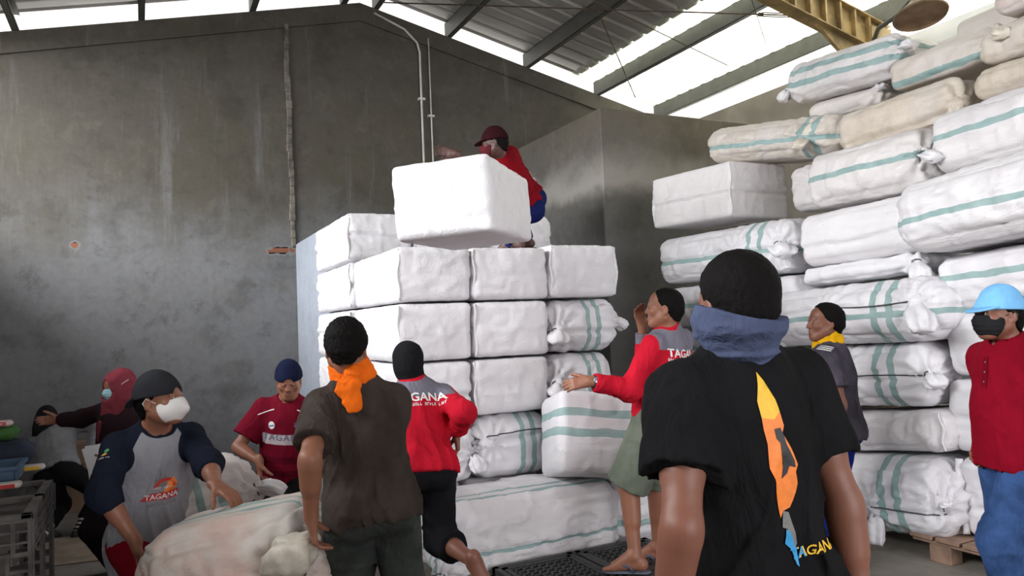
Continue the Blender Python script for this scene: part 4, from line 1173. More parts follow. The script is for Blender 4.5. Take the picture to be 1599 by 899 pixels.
def text_pieces(txt, bold=.02, shear=0.0, spacing=1.0):
    """the letters as flat pieces, 1 unit tall capitals, centred"""
    cu = bpy.data.curves.new('lettering', 'FONT'); cu.body = txt; cu.align_x = 'CENTER'; cu.align_y = 'CENTER'; cu.size = 1.38; cu.offset = bold; cu.shear = shear; cu.space_character = spacing; cu.resolution_u = 4
    ob = bpy.data.objects.new('lettering', cu); COL.objects.link(ob)
    bpy.context.view_layer.update()
    me = bpy.data.meshes.new_from_object(ob.evaluated_get(bpy.context.evaluated_depsgraph_get()))
    out = ([(x.co.x, x.co.y) for x in me.vertices], [tuple(f.vertices) for f in me.polygons])
    bpy.data.objects.remove(ob); bpy.data.curves.remove(cu); bpy.data.meshes.remove(me)
    return [out]
def small_line(w, n):
    """a line of lettering too small to read in the photograph: bare strokes"""
    out = []; rng = random.Random(n); step = w/n
    for i in range(n):
        if i % 6 == 5: continue
        x = -w/2+i*step; a = x+step*.12; b = x+step*.78; q = step*.2
        out += poly((a, -.5), (a+q, -.5), (a+q, .5), (a, .5))
        y = rng.choice((-.5, -.12, .28)); out += poly((a+q, y), (b, y), (b, y+.24), (a+q, y+.24))
        if rng.random() < .6: out += poly((b-q, -.5), (b, -.5), (b, .5), (b-q, .5))
    return out
def poly(*pts): return [(list(pts), [tuple(range(len(pts)))])]
def disc(cx, cy, r, ry=None, n=24): return poly(*[(cx+r*math.cos(2*math.pi*k/n), cy+(ry or r)*math.sin(2*math.pi*k/n)) for k in range(n)])
def ringp(cx, cy, r0, r1, a0=0, a1=360, n=28):
    a = [rad(a0+(a1-a0)*k/n) for k in range(n+1)]
    vs = [(cx+r0*math.cos(t), cy+r0*math.sin(t)) for t in a]+[(cx+r1*math.cos(t), cy+r1*math.sin(t)) for t in a]
    return [(vs, [(i, i+1, n+2+i, n+1+i) for i in range(n)])]
def ink(name, c, rough=.6): return plain(name, c, rough, 0, .08, 60)
INK_W = ink('white_print', (.75, .74, .74)); INK_R = ink('red_print', (.55, .03, .025)); INK_O = ink('orange_print', (.85, .22, .03)); INK_Y = ink('yellow_print', (.85, .50, .03))
INK_B = ink('blue_print', (.03, .30, .62)); INK_G = ink('grey_print', (.18, .18, .17)); INK_GN = ink('green_print', (.06, .36, .10)); INK_K = ink('dark_print', (.02, .02, .022))
# ================================================================ people
def segd(V, a, b):
    V = np.asarray(V); a = np.array(a); ba = np.array(b)-a; t = np.clip(((V-a)@ba)/(ba@ba), 0, 1)
    return np.linalg.norm(V-a-t[:, None]*ba, axis=1)
def A(px, py, d): return at(px, py, d)
def scarf(p, mat, name, knot, tails, R=.084, drop=.0, bib=None, knot_r=.024):
    s = SDF(); ax = nv(p.head-p.neck); S = p.S
    c0 = p.neck+ax*(.012-drop)*S+p.f*.012
    s.cone(c0, c0+ax*.05*S, R*S, (R-.010)*S, .01, p.f, .97)
    s.cone(c0-ax*.1*S, c0+ax*.2*S, (R-.020)*S, (R-.022)*S, .006, sub=True)
    s.plane(c0+ax*.066*S, ax, .006); s.plane(c0-ax*.03*S, -ax, .006)
    k = c0+ax*.022*S+knot*(R-.004)*S
    g = SDF(); g.ell(k, np.eye(3), (knot_r*S, knot_r*S, knot_r*1.2*S), .01)
    for d, ln, w in tails:
        d = nv(d); e = k+d*ln; n = nv(knot-d*(knot@d))
        g.cone(k, k+(e-k)*.45+n*.006, .014, w*.8, .015, n, .38); g.cone(k+(e-k)*.45+n*.006, e, w*.8, w, .015, n, .24)
        g.plane(e, nv(d+np.cross(d, n)*.35)) if len(tails) == 1 else None
    if bib is not None:
        d, ln = bib; d = nv(d); b0 = c0+d*R*.75*S
        g.cone(b0, b0+d*.035-UPZ*ln, .065, .012, .03, d, .32)
    s.group(g, .012)
    fn = lambda P: -.007*np.maximum(ridge(P, (14, 14, 34), 2), 0) - .003*ridge(P, (40, 40, 22), 7)
    return smooth_obj(name, s, .0045, mat, p.root, fn)
C_red = (.46, .010, .026); C_gr = srgb(112, 110, 122)
def relief_regions(p, patch=(0, 1)):
    """grey yoke over the shoulders, grey elbow patches"""
    def yoke(V):
        q = p.TL(V); nk = segd(V, p.neck-p.s*.1, p.head)
        band = q[:, 2]-(p.L-.098)
        return np.minimum(np.minimum(band, nk-.083*p.S), .20-np.abs(q[:, 0]))
    def elb(V):
        d = np.full(len(V), 9.0)
        for i in patch:
            u = nv(p.wr[i]-p.el[i]); c = p.el[i]+u*.005
            d = np.minimum(d, np.linalg.norm((V-c), axis=1))
        return .058-d
    return dict(yoke=yoke, patch=elb)
M_red = cloth('red_uniform_cloth', C_red, (('yoke', C_gr), ('patch', C_gr)), weave=.3)

# ---- man in black T-shirt with his back to the camera, nearest
p = Person('man in a black printed T-shirt with a blue-grey neck gaiter, back to the camera', 'brown', 1.0, A(1174, 900, 1.74), A(1154, 549, 1.74), A(1149, 478, 1.72), -20, -14, face_p=2, nl=.105, fat=.97)
p.arm(0, A(1040, 985, 1.60), (-.3, -.6, .2), curl=.55); p.arm(1, A(1352, 980, 1.72), (.6, -.6, .2), curl=.55)
g = p.hips.copy(); g[2] = 0
for i, sx in ((0, -.11), (1, .11)): p.leg(i, g+p.hr*sx+UPZ*.08)
p.body(h=.0055)
p.hair(thick=.012, back=-.05, fringe=.066, fluff=.003, h=.004)
M_blackT = cloth('black_cotton', (.010, .010, .011), weave=.35, rough=.85)
sh = p.shirt(M_blackT, (.60, .62), hem=.10, off=.016, fold=.017, h=.006, sl_r=1.08, width=1.0, seed=3.0)
p.trousers(cloth('dark_work_trousers', (.03, .03, .035)), off=.018)
# neck gaiter pulled up to the ears
s = SDF(); S = p.S
s.ell(p.T((0, -.004, -.02)), p.HR, (.090, .112, .095), .02); s.cone(p.T((0, -.012, -.03)), p.neck-p.s*.01, .088, .078, .03)
s.plane(p.T((0, -.09, -.022)), nv(p.Hu+p.Hr*.16-p.Hf*.12), .004); s.plane(p.neck-p.s*.03, -p.s, .004)
fn = lambda P: -.009*np.maximum(ridge(P, (7, 7, 30), 1)-.1, 0) - .003*ridge(P, (16, 16, 50), 4)
smooth_obj('neck_gaiter', s, .004, cloth('blue_grey_knit', srgb(74, 82, 108), weave=.35), p.root, fn)
# the printed figure on the back: flame-like strip from yellow to orange, dark silhouette, blue foot, lettering
O = p.neck - p.s*.065 - p.r*.068; u = p.r; v = p.s
def bp(name, pieces, x, y, sc, mat, lift=.0018): return on_cloth(sh, name, pieces, O+u*x+v*y, u, v, sc, mat, lift, .014)
bp('print', poly((.0, .0), (.012, -.02), (.028, -.06), (.032, -.085), (.016, -.10), (-.012, -.095), (-.014, -.06), (-.006, -.03)), .035, .03, 1, INK_Y)
bp('print', poly((-.012, -.095), (.016, -.10), (.032, -.085), (.036, -.115), (.03, -.13), (.048, -.165), (.062, -.20), (.055, -.215), (.06, -.24), (.048, -.275), (.04, -.29), (.022, -.295), (.015, -.31), (.005, -.265), (.0, -.23), (-.01, -.20), (-.008, -.15), (-.012, -.12)), .035, .03, 1, INK_O)
bp('print', poly((.012, -.12), (.026, -.118), (.032, -.135), (.036, -.155), (.052, -.19), (.054, -.205), (.04, -.20), (.034, -.215), (.018, -.225), (.024, -.20), (.02, -.175), (.022, -.15), (.014, -.14)), .035, .03, 1, INK_K, .0026)
bp('print', poly((.022, -.295), (.036, -.30), (.05, -.345), (.055, -.37), (.048, -.385), (.036, -.36), (.03, -.335), (.018, -.33)), .035, .03, 1, INK_G)
bp('print', poly((.026, -.335), (.038, -.345), (.052, -.385), (.056, -.42), (.05, -.415), (.038, -.38), (.022, -.365)), .035, .03, 1, INK_B, .0026)
bp('print', text_pieces('TAGANA', .02), .142, -.362, .0235, INK_Y)
bp('print', text_pieces('TA', .02), .091, -.362, .0235, INK_B, .0028)

# ---- grey-brown T-shirt, orange scarf
p = Person('man in a dusty dark grey T-shirt and orange neckerchief gripping the carried bale', 'tan', .99, A(578, 778, 3.10), A(554, 594, 3.12), A(540, 541, 3.10), -32, -4, face_p=-4, fat=.92, hip_h=-14, sh_raise=(0, -.03))
p.arm(0, A(486, 808, 2.86), heading(180)+heading(90)*.1, hd=(.12, .1, -1), pn=heading(70), curl=.95); p.arm(1, A(575, 735, 3.56), -UPZ+heading(0)*.2, curl=.9)
p.leg(0, A(560, 1090, 2.98)); p.leg(1, A(655, 1085, 3.2))
p.body(); p.hair(thick=.018, back=-.055, fringe=.066, fluff=.0055)
p.shirt(cloth('faded_dark_cotton', srgb(66, 58, 54), weave=.4, mottle=.25), (.72, .72), hem=.085, off=.016, fold=.013, sl_r=1.04, hem_tilt=-.1, seed=11)
p.trousers(cloth('grey_green_denim', srgb(62, 66, 64), weave=.35, mottle=.3), off=.022, fold=.012, wide=1.15)
scarf(p, cloth('orange_cloth', (.86, .155, .012), weave=.35), 'neckerchief', nv(-p.f*.95-p.r*.30), [(-UPZ-p.r*.14-p.f*.35, .125, .036), (-UPZ-p.r*.75-p.f*.25, .075, .03)], R=.092, drop=-.004, knot_r=.028)

# ---- runner in red uniform with balaclava
p = Person('running man in a red TAGANA shirt and black balaclava, seen from behind', 'brown', .96, A(658, 725, 4.10), A(648, 598, 4.28), A(635, 559, 4.30), -18, -30, face_p=-8, hip_h=-25)
p.arm(0, A(575, 690, 4.45), (-.6, -.5, 0), curl=.8); p.arm(1, A(712, 676, 4.24), heading(180)*.8+heading(90)*.45-UPZ*.2, hd=(.05, -.1, -1), pn=heading(-100), curl=.9)
p.leg(0, A(628, 922, 4.25), heading(-25)); p.leg(1, A(740, 876, 3.86), heading(-30)-UPZ*.5, toe=nv(-UPZ*.95+heading(80)*.35), dn=nv(heading(165)+UPZ*.1))
p.body()
s = SDF(); p.head_sdf(s)
g = SDF(); g.ell(p.T((0, -.008, .02)), p.HR, np.array((.088, .106, .104))*p.S, .02); g.ell(p.T((0, .012, -.04)), p.HR, np.array((.076, .092, .085))*p.S, .03); g.cone(p.T((0, -.02, -.05)), p.neck+p.s*.0, .074*p.S, .066*p.S, .03)
g.ell(p.T((0, .10, .012)), p.HR, np.array((.046, .05, .017))*p.S, .008, True); g.plane(p.neck, -p.s)
smooth_obj('balaclava', g, .0045, cloth('black_knit', (.012, .012, .014), weave=.4), p.root, lambda P: -.003*ridge(P, (10, 10, 26), 2))
sh = p.shirt(M_red, (1.80, 1.80), hem=.06, off=.014, fold=.010, regions=relief_regions(p), collar=.045, nk=.07, seed=21)
on_cloth(sh, 'print', text_pieces('TAGANA', .03), p.hips+p.s*(p.L-.118), p.r, p.s, .050, INK_W)
on_cloth(sh, 'print', small_line(17.0, 21), p.hips+p.s*(p.L-.158), p.r, p.s, .0165, INK_W)
p.trousers(cloth('black_trousers', (.012, .012, .014), weave=.4), (1.75, 1.42), off=.022, wide=1.35, fold=.012)

# ---- catcher in red uniform and grey-green shorts
p = Person('man in a red TAGANA shirt and grey-green shorts reaching for a tied bale ear', 'tan', .98, A(1031, 648, 4.44), A(1045, 516, 4.44), A(1036, 480, 4.42), -48, -72, face_p=6, belly=.012, hip_h=-58, sh_raise=(-.01, .03), fat=1.04)
p.arm(0, A(921, 595, 4.22), (0, 0, -1), hd=heading(-88)+UPZ*-.12, pn=heading(-10)-UPZ*.5, curl=.55, spread=.16); p.arm(1, A(1004, 512, 4.62), (0, .2, -1), hd=UPZ+heading(-90)*.2, pn=heading(170), curl=.7)
p.leg(0, A(992, 868, 4.30), toe=heading(-75)); p.leg(1, A(1028, 862, 4.58), toe=heading(-60))
p.body(); p.hair(thick=.010, back=-.06, fluff=.004)
sh = p.shirt(M_red, (1.86, 1.86), hem=.075, off=.014, fold=.010, regions=relief_regions(p, (0,)), collar=.05, nk=.07, seed=31)
on_cloth(sh, 'print', text_pieces('TAGANA', .03), p.hips+p.s*(p.L-.122), p.r, p.s, .046, INK_W)
on_cloth(sh, 'print', small_line(17.0, 21), p.hips+p.s*(p.L-.158), p.r, p.s, .0155, INK_W)
p.trousers(cloth('olive_grey_twill', srgb(98, 104, 92), weave=.35), (.99, .99), off=.030, wide=1.25, fold=.012)
p.sandals(plain('grey_rubber', (.10, .115, .15), .7), plain('slate_rubber', (.07, .09, .14), .6))
p.watch(0, INK_K, plain('watch_glass', (.30, .32, .34), .15, .4))

# ---- yellow scarf
p = Person('young man with a yellow neckerchief, dark T-shirt and blue track trousers, in profile', 'brown', .97, A(1304, 660, 4.62), A(1297, 536, 4.64), A(1286, 500, 4.62), -58, -84, face_p=5, hip_h=-50)
p.arm(0, A(1285, 690, 4.42), (.2, -.4, 0), curl=.8); p.arm(1, A(1326, 680, 4.74), heading(60), curl=.8)
p.leg(0, A(1287, 868, 4.55), toe=heading(-60)); p.leg(1, A(1315, 862, 4.75), toe=heading(-40))
p.body(); p.eyes(); p.hair(thick=.015, back=-.055, fringe=.074, fluff=.004)
sh = p.shirt(cloth('charcoal_sport_cloth', srgb(76, 72, 82), weave=.35, mottle=.3), (.66, .66), hem=.09, off=.016, fold=.011, sl_r=1.1, seed=41)
bars = []
for k in range(3): bars += poly((-.05, .012*k), (.05, .012*k+.004), (.05, .012*k+.010), (-.05, .012*k+.006))
on_cloth(sh, 'shoulder_stripe', bars, p.sh[0]+p.s*.035-p.f*.0, p.f*-.7-nv(p.sh[0]-p.neck)*-.3, nv(p.s*.8+p.r*.2), 1, INK_W)
def kb(V): return .008-np.abs((V-p.kn[0])@nv(p.an[0]-p.kn[0])-.02)
p.trousers(cloth('blue_track_cloth', srgb(22, 44, 120), (('knee_band', (.7, .7, .72)),), weave=.3), (1.93, 1.93), off=.022, wide=1.1, fold=.009, regions=dict(knee_band=kb))
scarf(p, cloth('yellow_cloth', (.80, .42, .01), weave=.3), 'neckerchief', nv(-p.f*.6+p.r*.7), [(-UPZ+p.r*.2, .09, .014), (-UPZ*.7+p.r*.5, .06, .014)], R=.092, bib=(p.f-p.r*.2, .17), knot_r=.016)
p.sandals(plain('dark_rubber', (.05, .05, .06), .7), plain('dark_rubber_strap', (.04, .04, .05), .6))

# ---- red polo, blue cap
p = Person('man in a dark red polo shirt, jeans and light blue cap, black mask', 'brown', 1.0, A(1588, 700, 3.56), A(1574, 532, 3.57), A(1557, 487, 3.55), -100, -94, face_p=3, belly=.022)
p.arm(0, A(1616, 712, 3.40), heading(90), hd=-UPZ+heading(-80)*.15, curl=.6, pn=heading(0)); p.arm(1, A(1534, 690, 3.72), heading(60), curl=.7)
p.leg(0, A(1592, 968, 3.5), toe=heading(-110)); p.leg(1, A(1612, 960, 3.72), toe=heading(-100))
p.body(); p.hair(thick=.014, back=-.075, fringe=.06, fluff=.006)
p.eyes()
p.cap(cloth('light_blue_canvas', srgb(120, 180, 226), weave=.15), brim_drop=.10, brim_len=.066, tall=.86)
p.mask(cloth('black_mask_cloth', (.015, .015, .017), weave=.1), straps=INK_K)
sh = p.shirt(cloth('dark_red_pique', srgb(122, 10, 30), weave=.3), (1.72, 1.80), hem=.07, off=.016, fold=.010, collar=.045, nk=.07, seed=51, sl_r=1.08)
on_cloth(sh, 'placket', poly((-.016, -.07), (.016, -.07), (.014, .07), (-.014, .07)), p.neck-p.s*.135+p.f*.05, -p.r, p.s, 1, cloth('dark_red_placket', srgb(104, 8, 27)))
for k in range(3): on_cloth(sh, 'button', disc(0, 0, .0042, n=14), p.neck-p.s*(.09+.045*k)+p.f*.05, -p.r, p.s, 1, INK_G, .003)
p.trousers(cloth('blue_denim', srgb(50, 74, 116), weave=.35, mottle=.35), off=.022, fold=.012, wide=1.2)
p.watch(0, plain('steel_bracelet', (.45, .45, .46), .3, .9), INK_K)

# ---- black backward cap, raglan shirt
p = Person('man in black backward cap, white mask and grey raglan shirt holding a bale', 'tan', 1.05, A(236, 836, 3.80), A(243, 664, 3.71), A(252, 618, 3.65), 138, 97, face_p=8, hip_h=135)
p.arm(1, A(212, 846, 3.36), heading(180)+heading(-90)*.15, hd=heading(40)*.2-UPZ, pn=heading(70), curl=1.0); p.arm(0, A(350, 780, 3.27), heading(20)-UPZ*.5, hd=heading(120)-UPZ*.35, pn=-UPZ, curl=.4)
p.leg(0, A(262, 1000, 3.88)); p.leg(1, A(228, 1004, 3.70))
p.body(); p.hair(thick=.007, back=-.06, fringe=.05, fluff=.003); p.eyes()
p.cap(cloth('black_canvas', (.025, .026, .030), weave=.15), back=True, brim_drop=.35, brim_len=.062, tall=1.08)
p.mask(plain('white_mask', (.72, .70, .68), .7, 0, .03), beak=True, straps=INK_W)
def rag(V):
    q = p.TL(V); x = np.abs(q[:, 0]); L = p.L
    line = np.minimum(x-(.078+(L-.03-q[:, 2])*.62), q[:, 2]-(L-.20))
    d = np.minimum(segd(V, p.sh[0]+(p.el[0]-p.sh[0])*.28, p.el[0]), segd(V, p.sh[1]+(p.el[1]-p.sh[1])*.28, p.el[1]))
    d2 = np.minimum(segd(V, p.el[0], p.wr[0]), segd(V, p.el[1], p.wr[1]))
    nk = .088*p.S-segd(V, p.neck-p.s*.06, p.head)
    eb = np.minimum(np.linalg.norm(V-p.el[0], axis=1), np.linalg.norm(V-p.el[1], axis=1))
    return np.maximum(np.maximum(line, np.maximum(.088-d, .088-d2)), np.maximum(nk, .105-eb))
sh = p.shirt(cloth('grey_marl', srgb(146, 146, 152), (('sleeve', (.012, .015, .028)),), weave=.3), (1.35, 1.30), hem=.23, off=.016, fold=.010, regions=dict(sleeve=rag), seed=61, nk=.072)
O = p.hips+p.s*.285+p.f*.05; u = -p.r; v = p.s
def fp(name, pc, x, y, sc, mat, lift=.0018): return on_cloth(sh, name, pc, O+u*x+v*y, u, v, sc, mat, lift, .01)
fp('print', poly((-.10, -.028), (.065, -.03), (.075, .012), (-.062, .006)), .0, .0, 1, INK_R)
fp('print', text_pieces('TAGANA', .03), -.004, -.012, .027, INK_W, .003)
fp('print', ringp(0, .012, .038, .054, 10, 175), .012, .012, 1, INK_R)
fp('print', poly((-.02, 0), (.03, 0), (.045, .035), (.028, .07), (.018, .04), (.0, .05), (-.008, .025)), .022, .008, 1, INK_O)
fp('print', poly((-.03, .0), (-.022, .055), (-.012, .03), (0, .085), (.012, .04), (.024, .06), (.03, .0)), -.012, .035, 1, INK_G, .001)
fp('print', small_line(13.0, 16), 0, -.052, .011, INK_G)
fp('print', small_line(9.0, 11), -.002, .032, .010, INK_W, .003)
sl = nv(p.el[1]-p.sh[1]); un = nv(np.cross(-sl, heading(176))); O2 = p.sh[1]+sl*.12
def spx(pc, x, y, sc, mat, lift=.002): return on_cloth(sh, 'emblem', pc, O2+un*x-sl*y, un, -sl, sc, mat, lift, .01)
spx(disc(.006, .018, .011, .013), 0, 0, 1, INK_GN); spx(poly((-.016, -.004), (-.002, .004), (.014, -.004), (.004, -.012), (-.008, -.012)), 0, 0, 1, INK_Y); spx(small_line(7.0, 9), 0, -.026, .0075, INK_W)
p.trousers(cloth('dark_red_trousers', srgb(120, 12, 30), weave=.3), off=.02)

# ---- maroon jersey
p = Person('man in a maroon TAGANA jersey and navy backward cap looking down at a bale', 'tan', .95, A(447, 738, 4.92), A(451, 622, 4.86), A(451, 590, 4.80), 174, 166, face_p=-18)
p.arm(1, A(405, 720, 4.62), heading(-90)+heading(0)*.5, hd=(0, 0, -1), pn=heading(60), curl=1.1); p.arm(0, A(500, 735, 4.62), heading(90), curl=.9)
p.leg(0, A(464, 876, 4.95), heading(180)); p.leg(1, A(428, 878, 4.95), heading(180))
p.body(stubble=True, h=.005); p.eyes(down=.45); p.hair(thick=.007, back=-.06, fringe=.06, fluff=.003)
p.cap(cloth('navy_canvas', srgb(25, 30, 54), weave=.15), back=True, brim_drop=.3, h=.004)
def panel(V):
    q = p.TL(V); return np.minimum(np.minimum(.034-np.abs(q[:, 2]-(p.L-.218)), .145-np.abs(q[:, 0])), q[:, 1])
def band(V):
    q = p.TL(V); return np.minimum(.022-np.abs(np.mod(q[:, 2], .09)-.045), .20-q[:, 2])
sh = p.shirt(cloth('maroon_jersey', srgb(112, 18, 38), (('stripe', srgb(92, 14, 32)), ('panel', (.52, .47, .50))), weave=.25), (.72, .72), hem=.12, off=.016, fold=.009, sl_r=1.12, regions=dict(panel=panel, stripe=band), seed=71, h=.006)
O = p.hips+p.s*(p.L-.218)+p.f*.05; u = -p.r; v = p.s
fp('print', text_pieces('TAGANA', .015, 0, 1.15), .0, .0, .042, ink('lilac_grey_print', (.17, .16, .24)))
fp('emblem', disc(0, 0, .021, .023), -.078, .075, 1, INK_W); fp('emblem', poly((-.018, -.004), (.0, .001), (.018, .008), (.016, .0), (.0, -.007), (-.014, -.011)), -.078, .075, 1, ink('slate_print', (.06, .12, .24)), .003)
fp('emblem', poly((-.017, .02), (.017, .02), (.015, -.008), (0, -.022), (-.015, -.008)), .076, .078, 1, ink('violet_print', (.10, .05, .13))); fp('emblem', disc(0, 0, .007), .076, .078, 1, INK_W, .003)
for sx in (-1, 1): fp('piping', poly((sx*.07, .175), (sx*.17, .135), (sx*.17, .129), (sx*.07, .169)), 0, 0, 1, INK_W)
p.trousers(cloth('black_sport_trousers', (.013, .013, .015), weave=.3), off=.022)
on_c = GEO

# ---- woman in hijab
p = Person('woman in a maroon headscarf and dark clothes, light blue mask, holding papers', 'tan', .87, A(184, 733, 5.05), A(188, 629, 5.02), A(185, 598, 4.98), -148, -146, face_p=-8)
p.arm(1, A(84, 657, 5.28), (-.1, 0, -1), hd=heading(-100), pn=heading(160), curl=.5); p.arm(0, A(180, 712, 4.78), heading(80)-UPZ, hd=heading(-90)-UPZ*.2, pn=UPZ, curl=.5)
p.leg(0, A(192, 884, 4.98), toe=heading(-150)); p.leg(1, A(210, 878, 5.15), toe=heading(-130))
p.body(); p.eyes()
M_dark = cloth('dark_brown_cloth', srgb(44, 30, 34), weave=.3)
sh = p.shirt(M_dark, (1.92, 1.92), hem=.20, off=.016, fold=.010, seed=81, width=1.05)
p.trousers(cloth('black_loose_trousers', srgb(30, 24, 26), weave=.3), (1.9, 1.9), off=.024, wide=1.4)
s = SDF(); S = p.S
s.ell(p.T((0, -.012, .028)), p.HR, np.array((.092, .112, .103))*S, .02); s.ell(p.T((0, .01, -.05)), p.HR, np.array((.082, .098, .09))*S, .04)
s.cone(p.T((0, -.02, -.06)), p.neck-p.s*.03, .085*S, .105*S, .05)
s.cone(p.neck+p.f*.035-p.s*.02, p.neck+p.f*.075-p.s*.19-p.r*.02, .115*S, .085*S, .06, p.f, .5); s.cone(p.neck-p.f*.02-p.s*.02, p.neck-p.f*.06-p.s*.10, .12*S, .10*S, .06, p.f, .6)
s.cone(p.neck+p.f*.09-p.s*.16+p.r*.03, p.neck+p.f*.085-p.s*.33+p.r*.05, .05, .035, .05, p.f, .5)
s.ell(p.T((0, .105, -.008)), p.HR, np.array((.064, .080, .082))*S, .012, True)
smooth_obj('headscarf', s, .0055, cloth('maroon_scarf_cloth', srgb(128, 56, 66), weave=.3), p.root, lambda P: -.010*np.maximum(ridge(P+.03*vnoise(P, (9, 9, 9))[:, None], (13, 13, 7), 5)-.1, 0)-.003*ridge(P, (30, 30, 18), 2))
m = p.mask(plain('light_blue_mask', srgb(150, 190, 200), .7, 0, .03), straps=INK_W)
mb = MB(); mb.tube([p.T((.066, .05, .0)), p.T((.094, .02, .03)), p.T((.096, -.03, .05))], .002, 6); mb.tube([p.T((.066, .045, -.05)), p.T((.092, .02, .0)), p.T((.098, -.03, .03))], .002, 6)
mb.tube([p.T((-.066, .05, .0)), p.T((-.094, .02, .03)), p.T((-.096, -.03, .05))], .002, 6); mb.build('mask_strap', INK_W, m)
PAPER_AT = p.wr[0]+p.hd[0]*.06

# ---- bending helper at the back
p = Person('person in a grey long-sleeved shirt and black headscarf bending over boxes', 'tan', .86, A(90, 738, 6.1), A(82, 668, 6.38), A(70, 645, 6.46), -8, -22, face_p=-35, hip_h=-12)
p.arm(1, A(141, 702, 6.3), heading(90), hd=heading(60)-UPZ*.6, curl=.4); p.arm(0, A(62, 700, 6.75), heading(-90)*.3-UPZ, curl=.5)
p.leg(0, A(70, 830, 6.0), heading(-10)); p.leg(1, A(124, 826, 6.1), heading(20))
p.body()
s = SDF(); S = p.S
s.ell(p.T((0, -.012, .025)), p.HR, np.array((.090, .110, .102))*S, .02); s.ell(p.T((0, .01, -.05)), p.HR, np.array((.082, .095, .09))*S, .04)
s.cone(p.T((0, -.02, -.05)), p.neck-p.s*.04, .085*S, .11*S, .05); s.ell(p.T((0, .105, -.008)), p.HR, np.array((.058, .07, .07))*S, .012, True)
s.cone(p.neck-p.r*.08, p.neck-p.r*.16-p.s*.06+p.f*.03, .085, .05, .06)
smooth_obj('headscarf', s, .006, cloth('black_scarf_cloth', (.018, .017, .018), weave=.3), p.root, lambda P: -.006*ridge(P, (12, 12, 8), 5))
p.shirt(cloth('grey_jersey_cloth', srgb(136, 136, 140), weave=.3), (1.9, 1.9), hem=.02, off=.014, fold=.009, seed=91)
p.trousers(cloth('black_leggings', (.012, .012, .013), weave=.2), (1.72, 1.72), off=.016)
for i in (0, 1):
    s = SDF(); a = p.kn[i]; b = p.an[i]; uu = nv(b-a)
    s.cone(a+(b-a)*.66, b+uu*.02, .046, .040, .01); s.plane(a+(b-a)*.70, -uu)
    def rings(V, b=b, uu=uu): return np.abs(np.mod((V-b)@uu, .034)-.017)-.0085
    smooth_obj('striped_sock', s, .005, cloth('sock_knit_%d' % i, (.02, .02, .022), (('rings', (.55, .54, .52)),)), p.root, None, dict(rings=rings))
    s = SDF(); p.foot_sdf(s, i, .010); s.plane(p.an[i]+UPZ*.012, UPZ)
    smooth_obj('shoe', s, .005, plain('dark_shoe_%d' % i, (.05, .042, .04), .6), p.root)

# ---- man on top of the left stack who throws
p = Person('man in dark cap and red shirt crouching on top of the left stack', 'dark', .97, A(820, 314, 6.28), A(782, 247, 6.02), A(770, 222, 5.94), -68, -84, face_p=-6, hip_h=-80)
p.arm(0, A(712, 240, 5.66), (0, 0, -1), hd=heading(-90)+UPZ*.25, pn=heading(170), curl=.3, spread=.2); p.arm(1, A(712, 249, 6.0), (0, 0, -1), hd=heading(-90)+UPZ*.45, pn=-UPZ, curl=.3, spread=.2)
p.leg(0, A(806, 374, 5.86), heading(-90)); p.leg(1, A(822, 372, 6.12), heading(-70))
p.body()
p.hair(thick=.008, back=-.06, fringe=.06); p.cap(cloth('dark_maroon_canvas', srgb(46, 18, 22), weave=.15), brim_drop=.02)
p.mask(cloth('dark_maroon_mask', srgb(84, 34, 38), weave=.2), straps=INK_K)
p.shirt(cloth('red_work_shirt', srgb(122, 16, 28), weave=.3), (1.7, 1.7), hem=-.045, off=.018, fold=.012, collar=.04, seed=101)
p.trousers(cloth('navy_trousers', srgb(26, 34, 84), weave=.3), off=.026, fold=.012, wide=1.2)
p.sandals(plain('black_rubber', (.03, .03, .03), .7), plain('black_rubber_strap', (.03, .03, .035), .6))
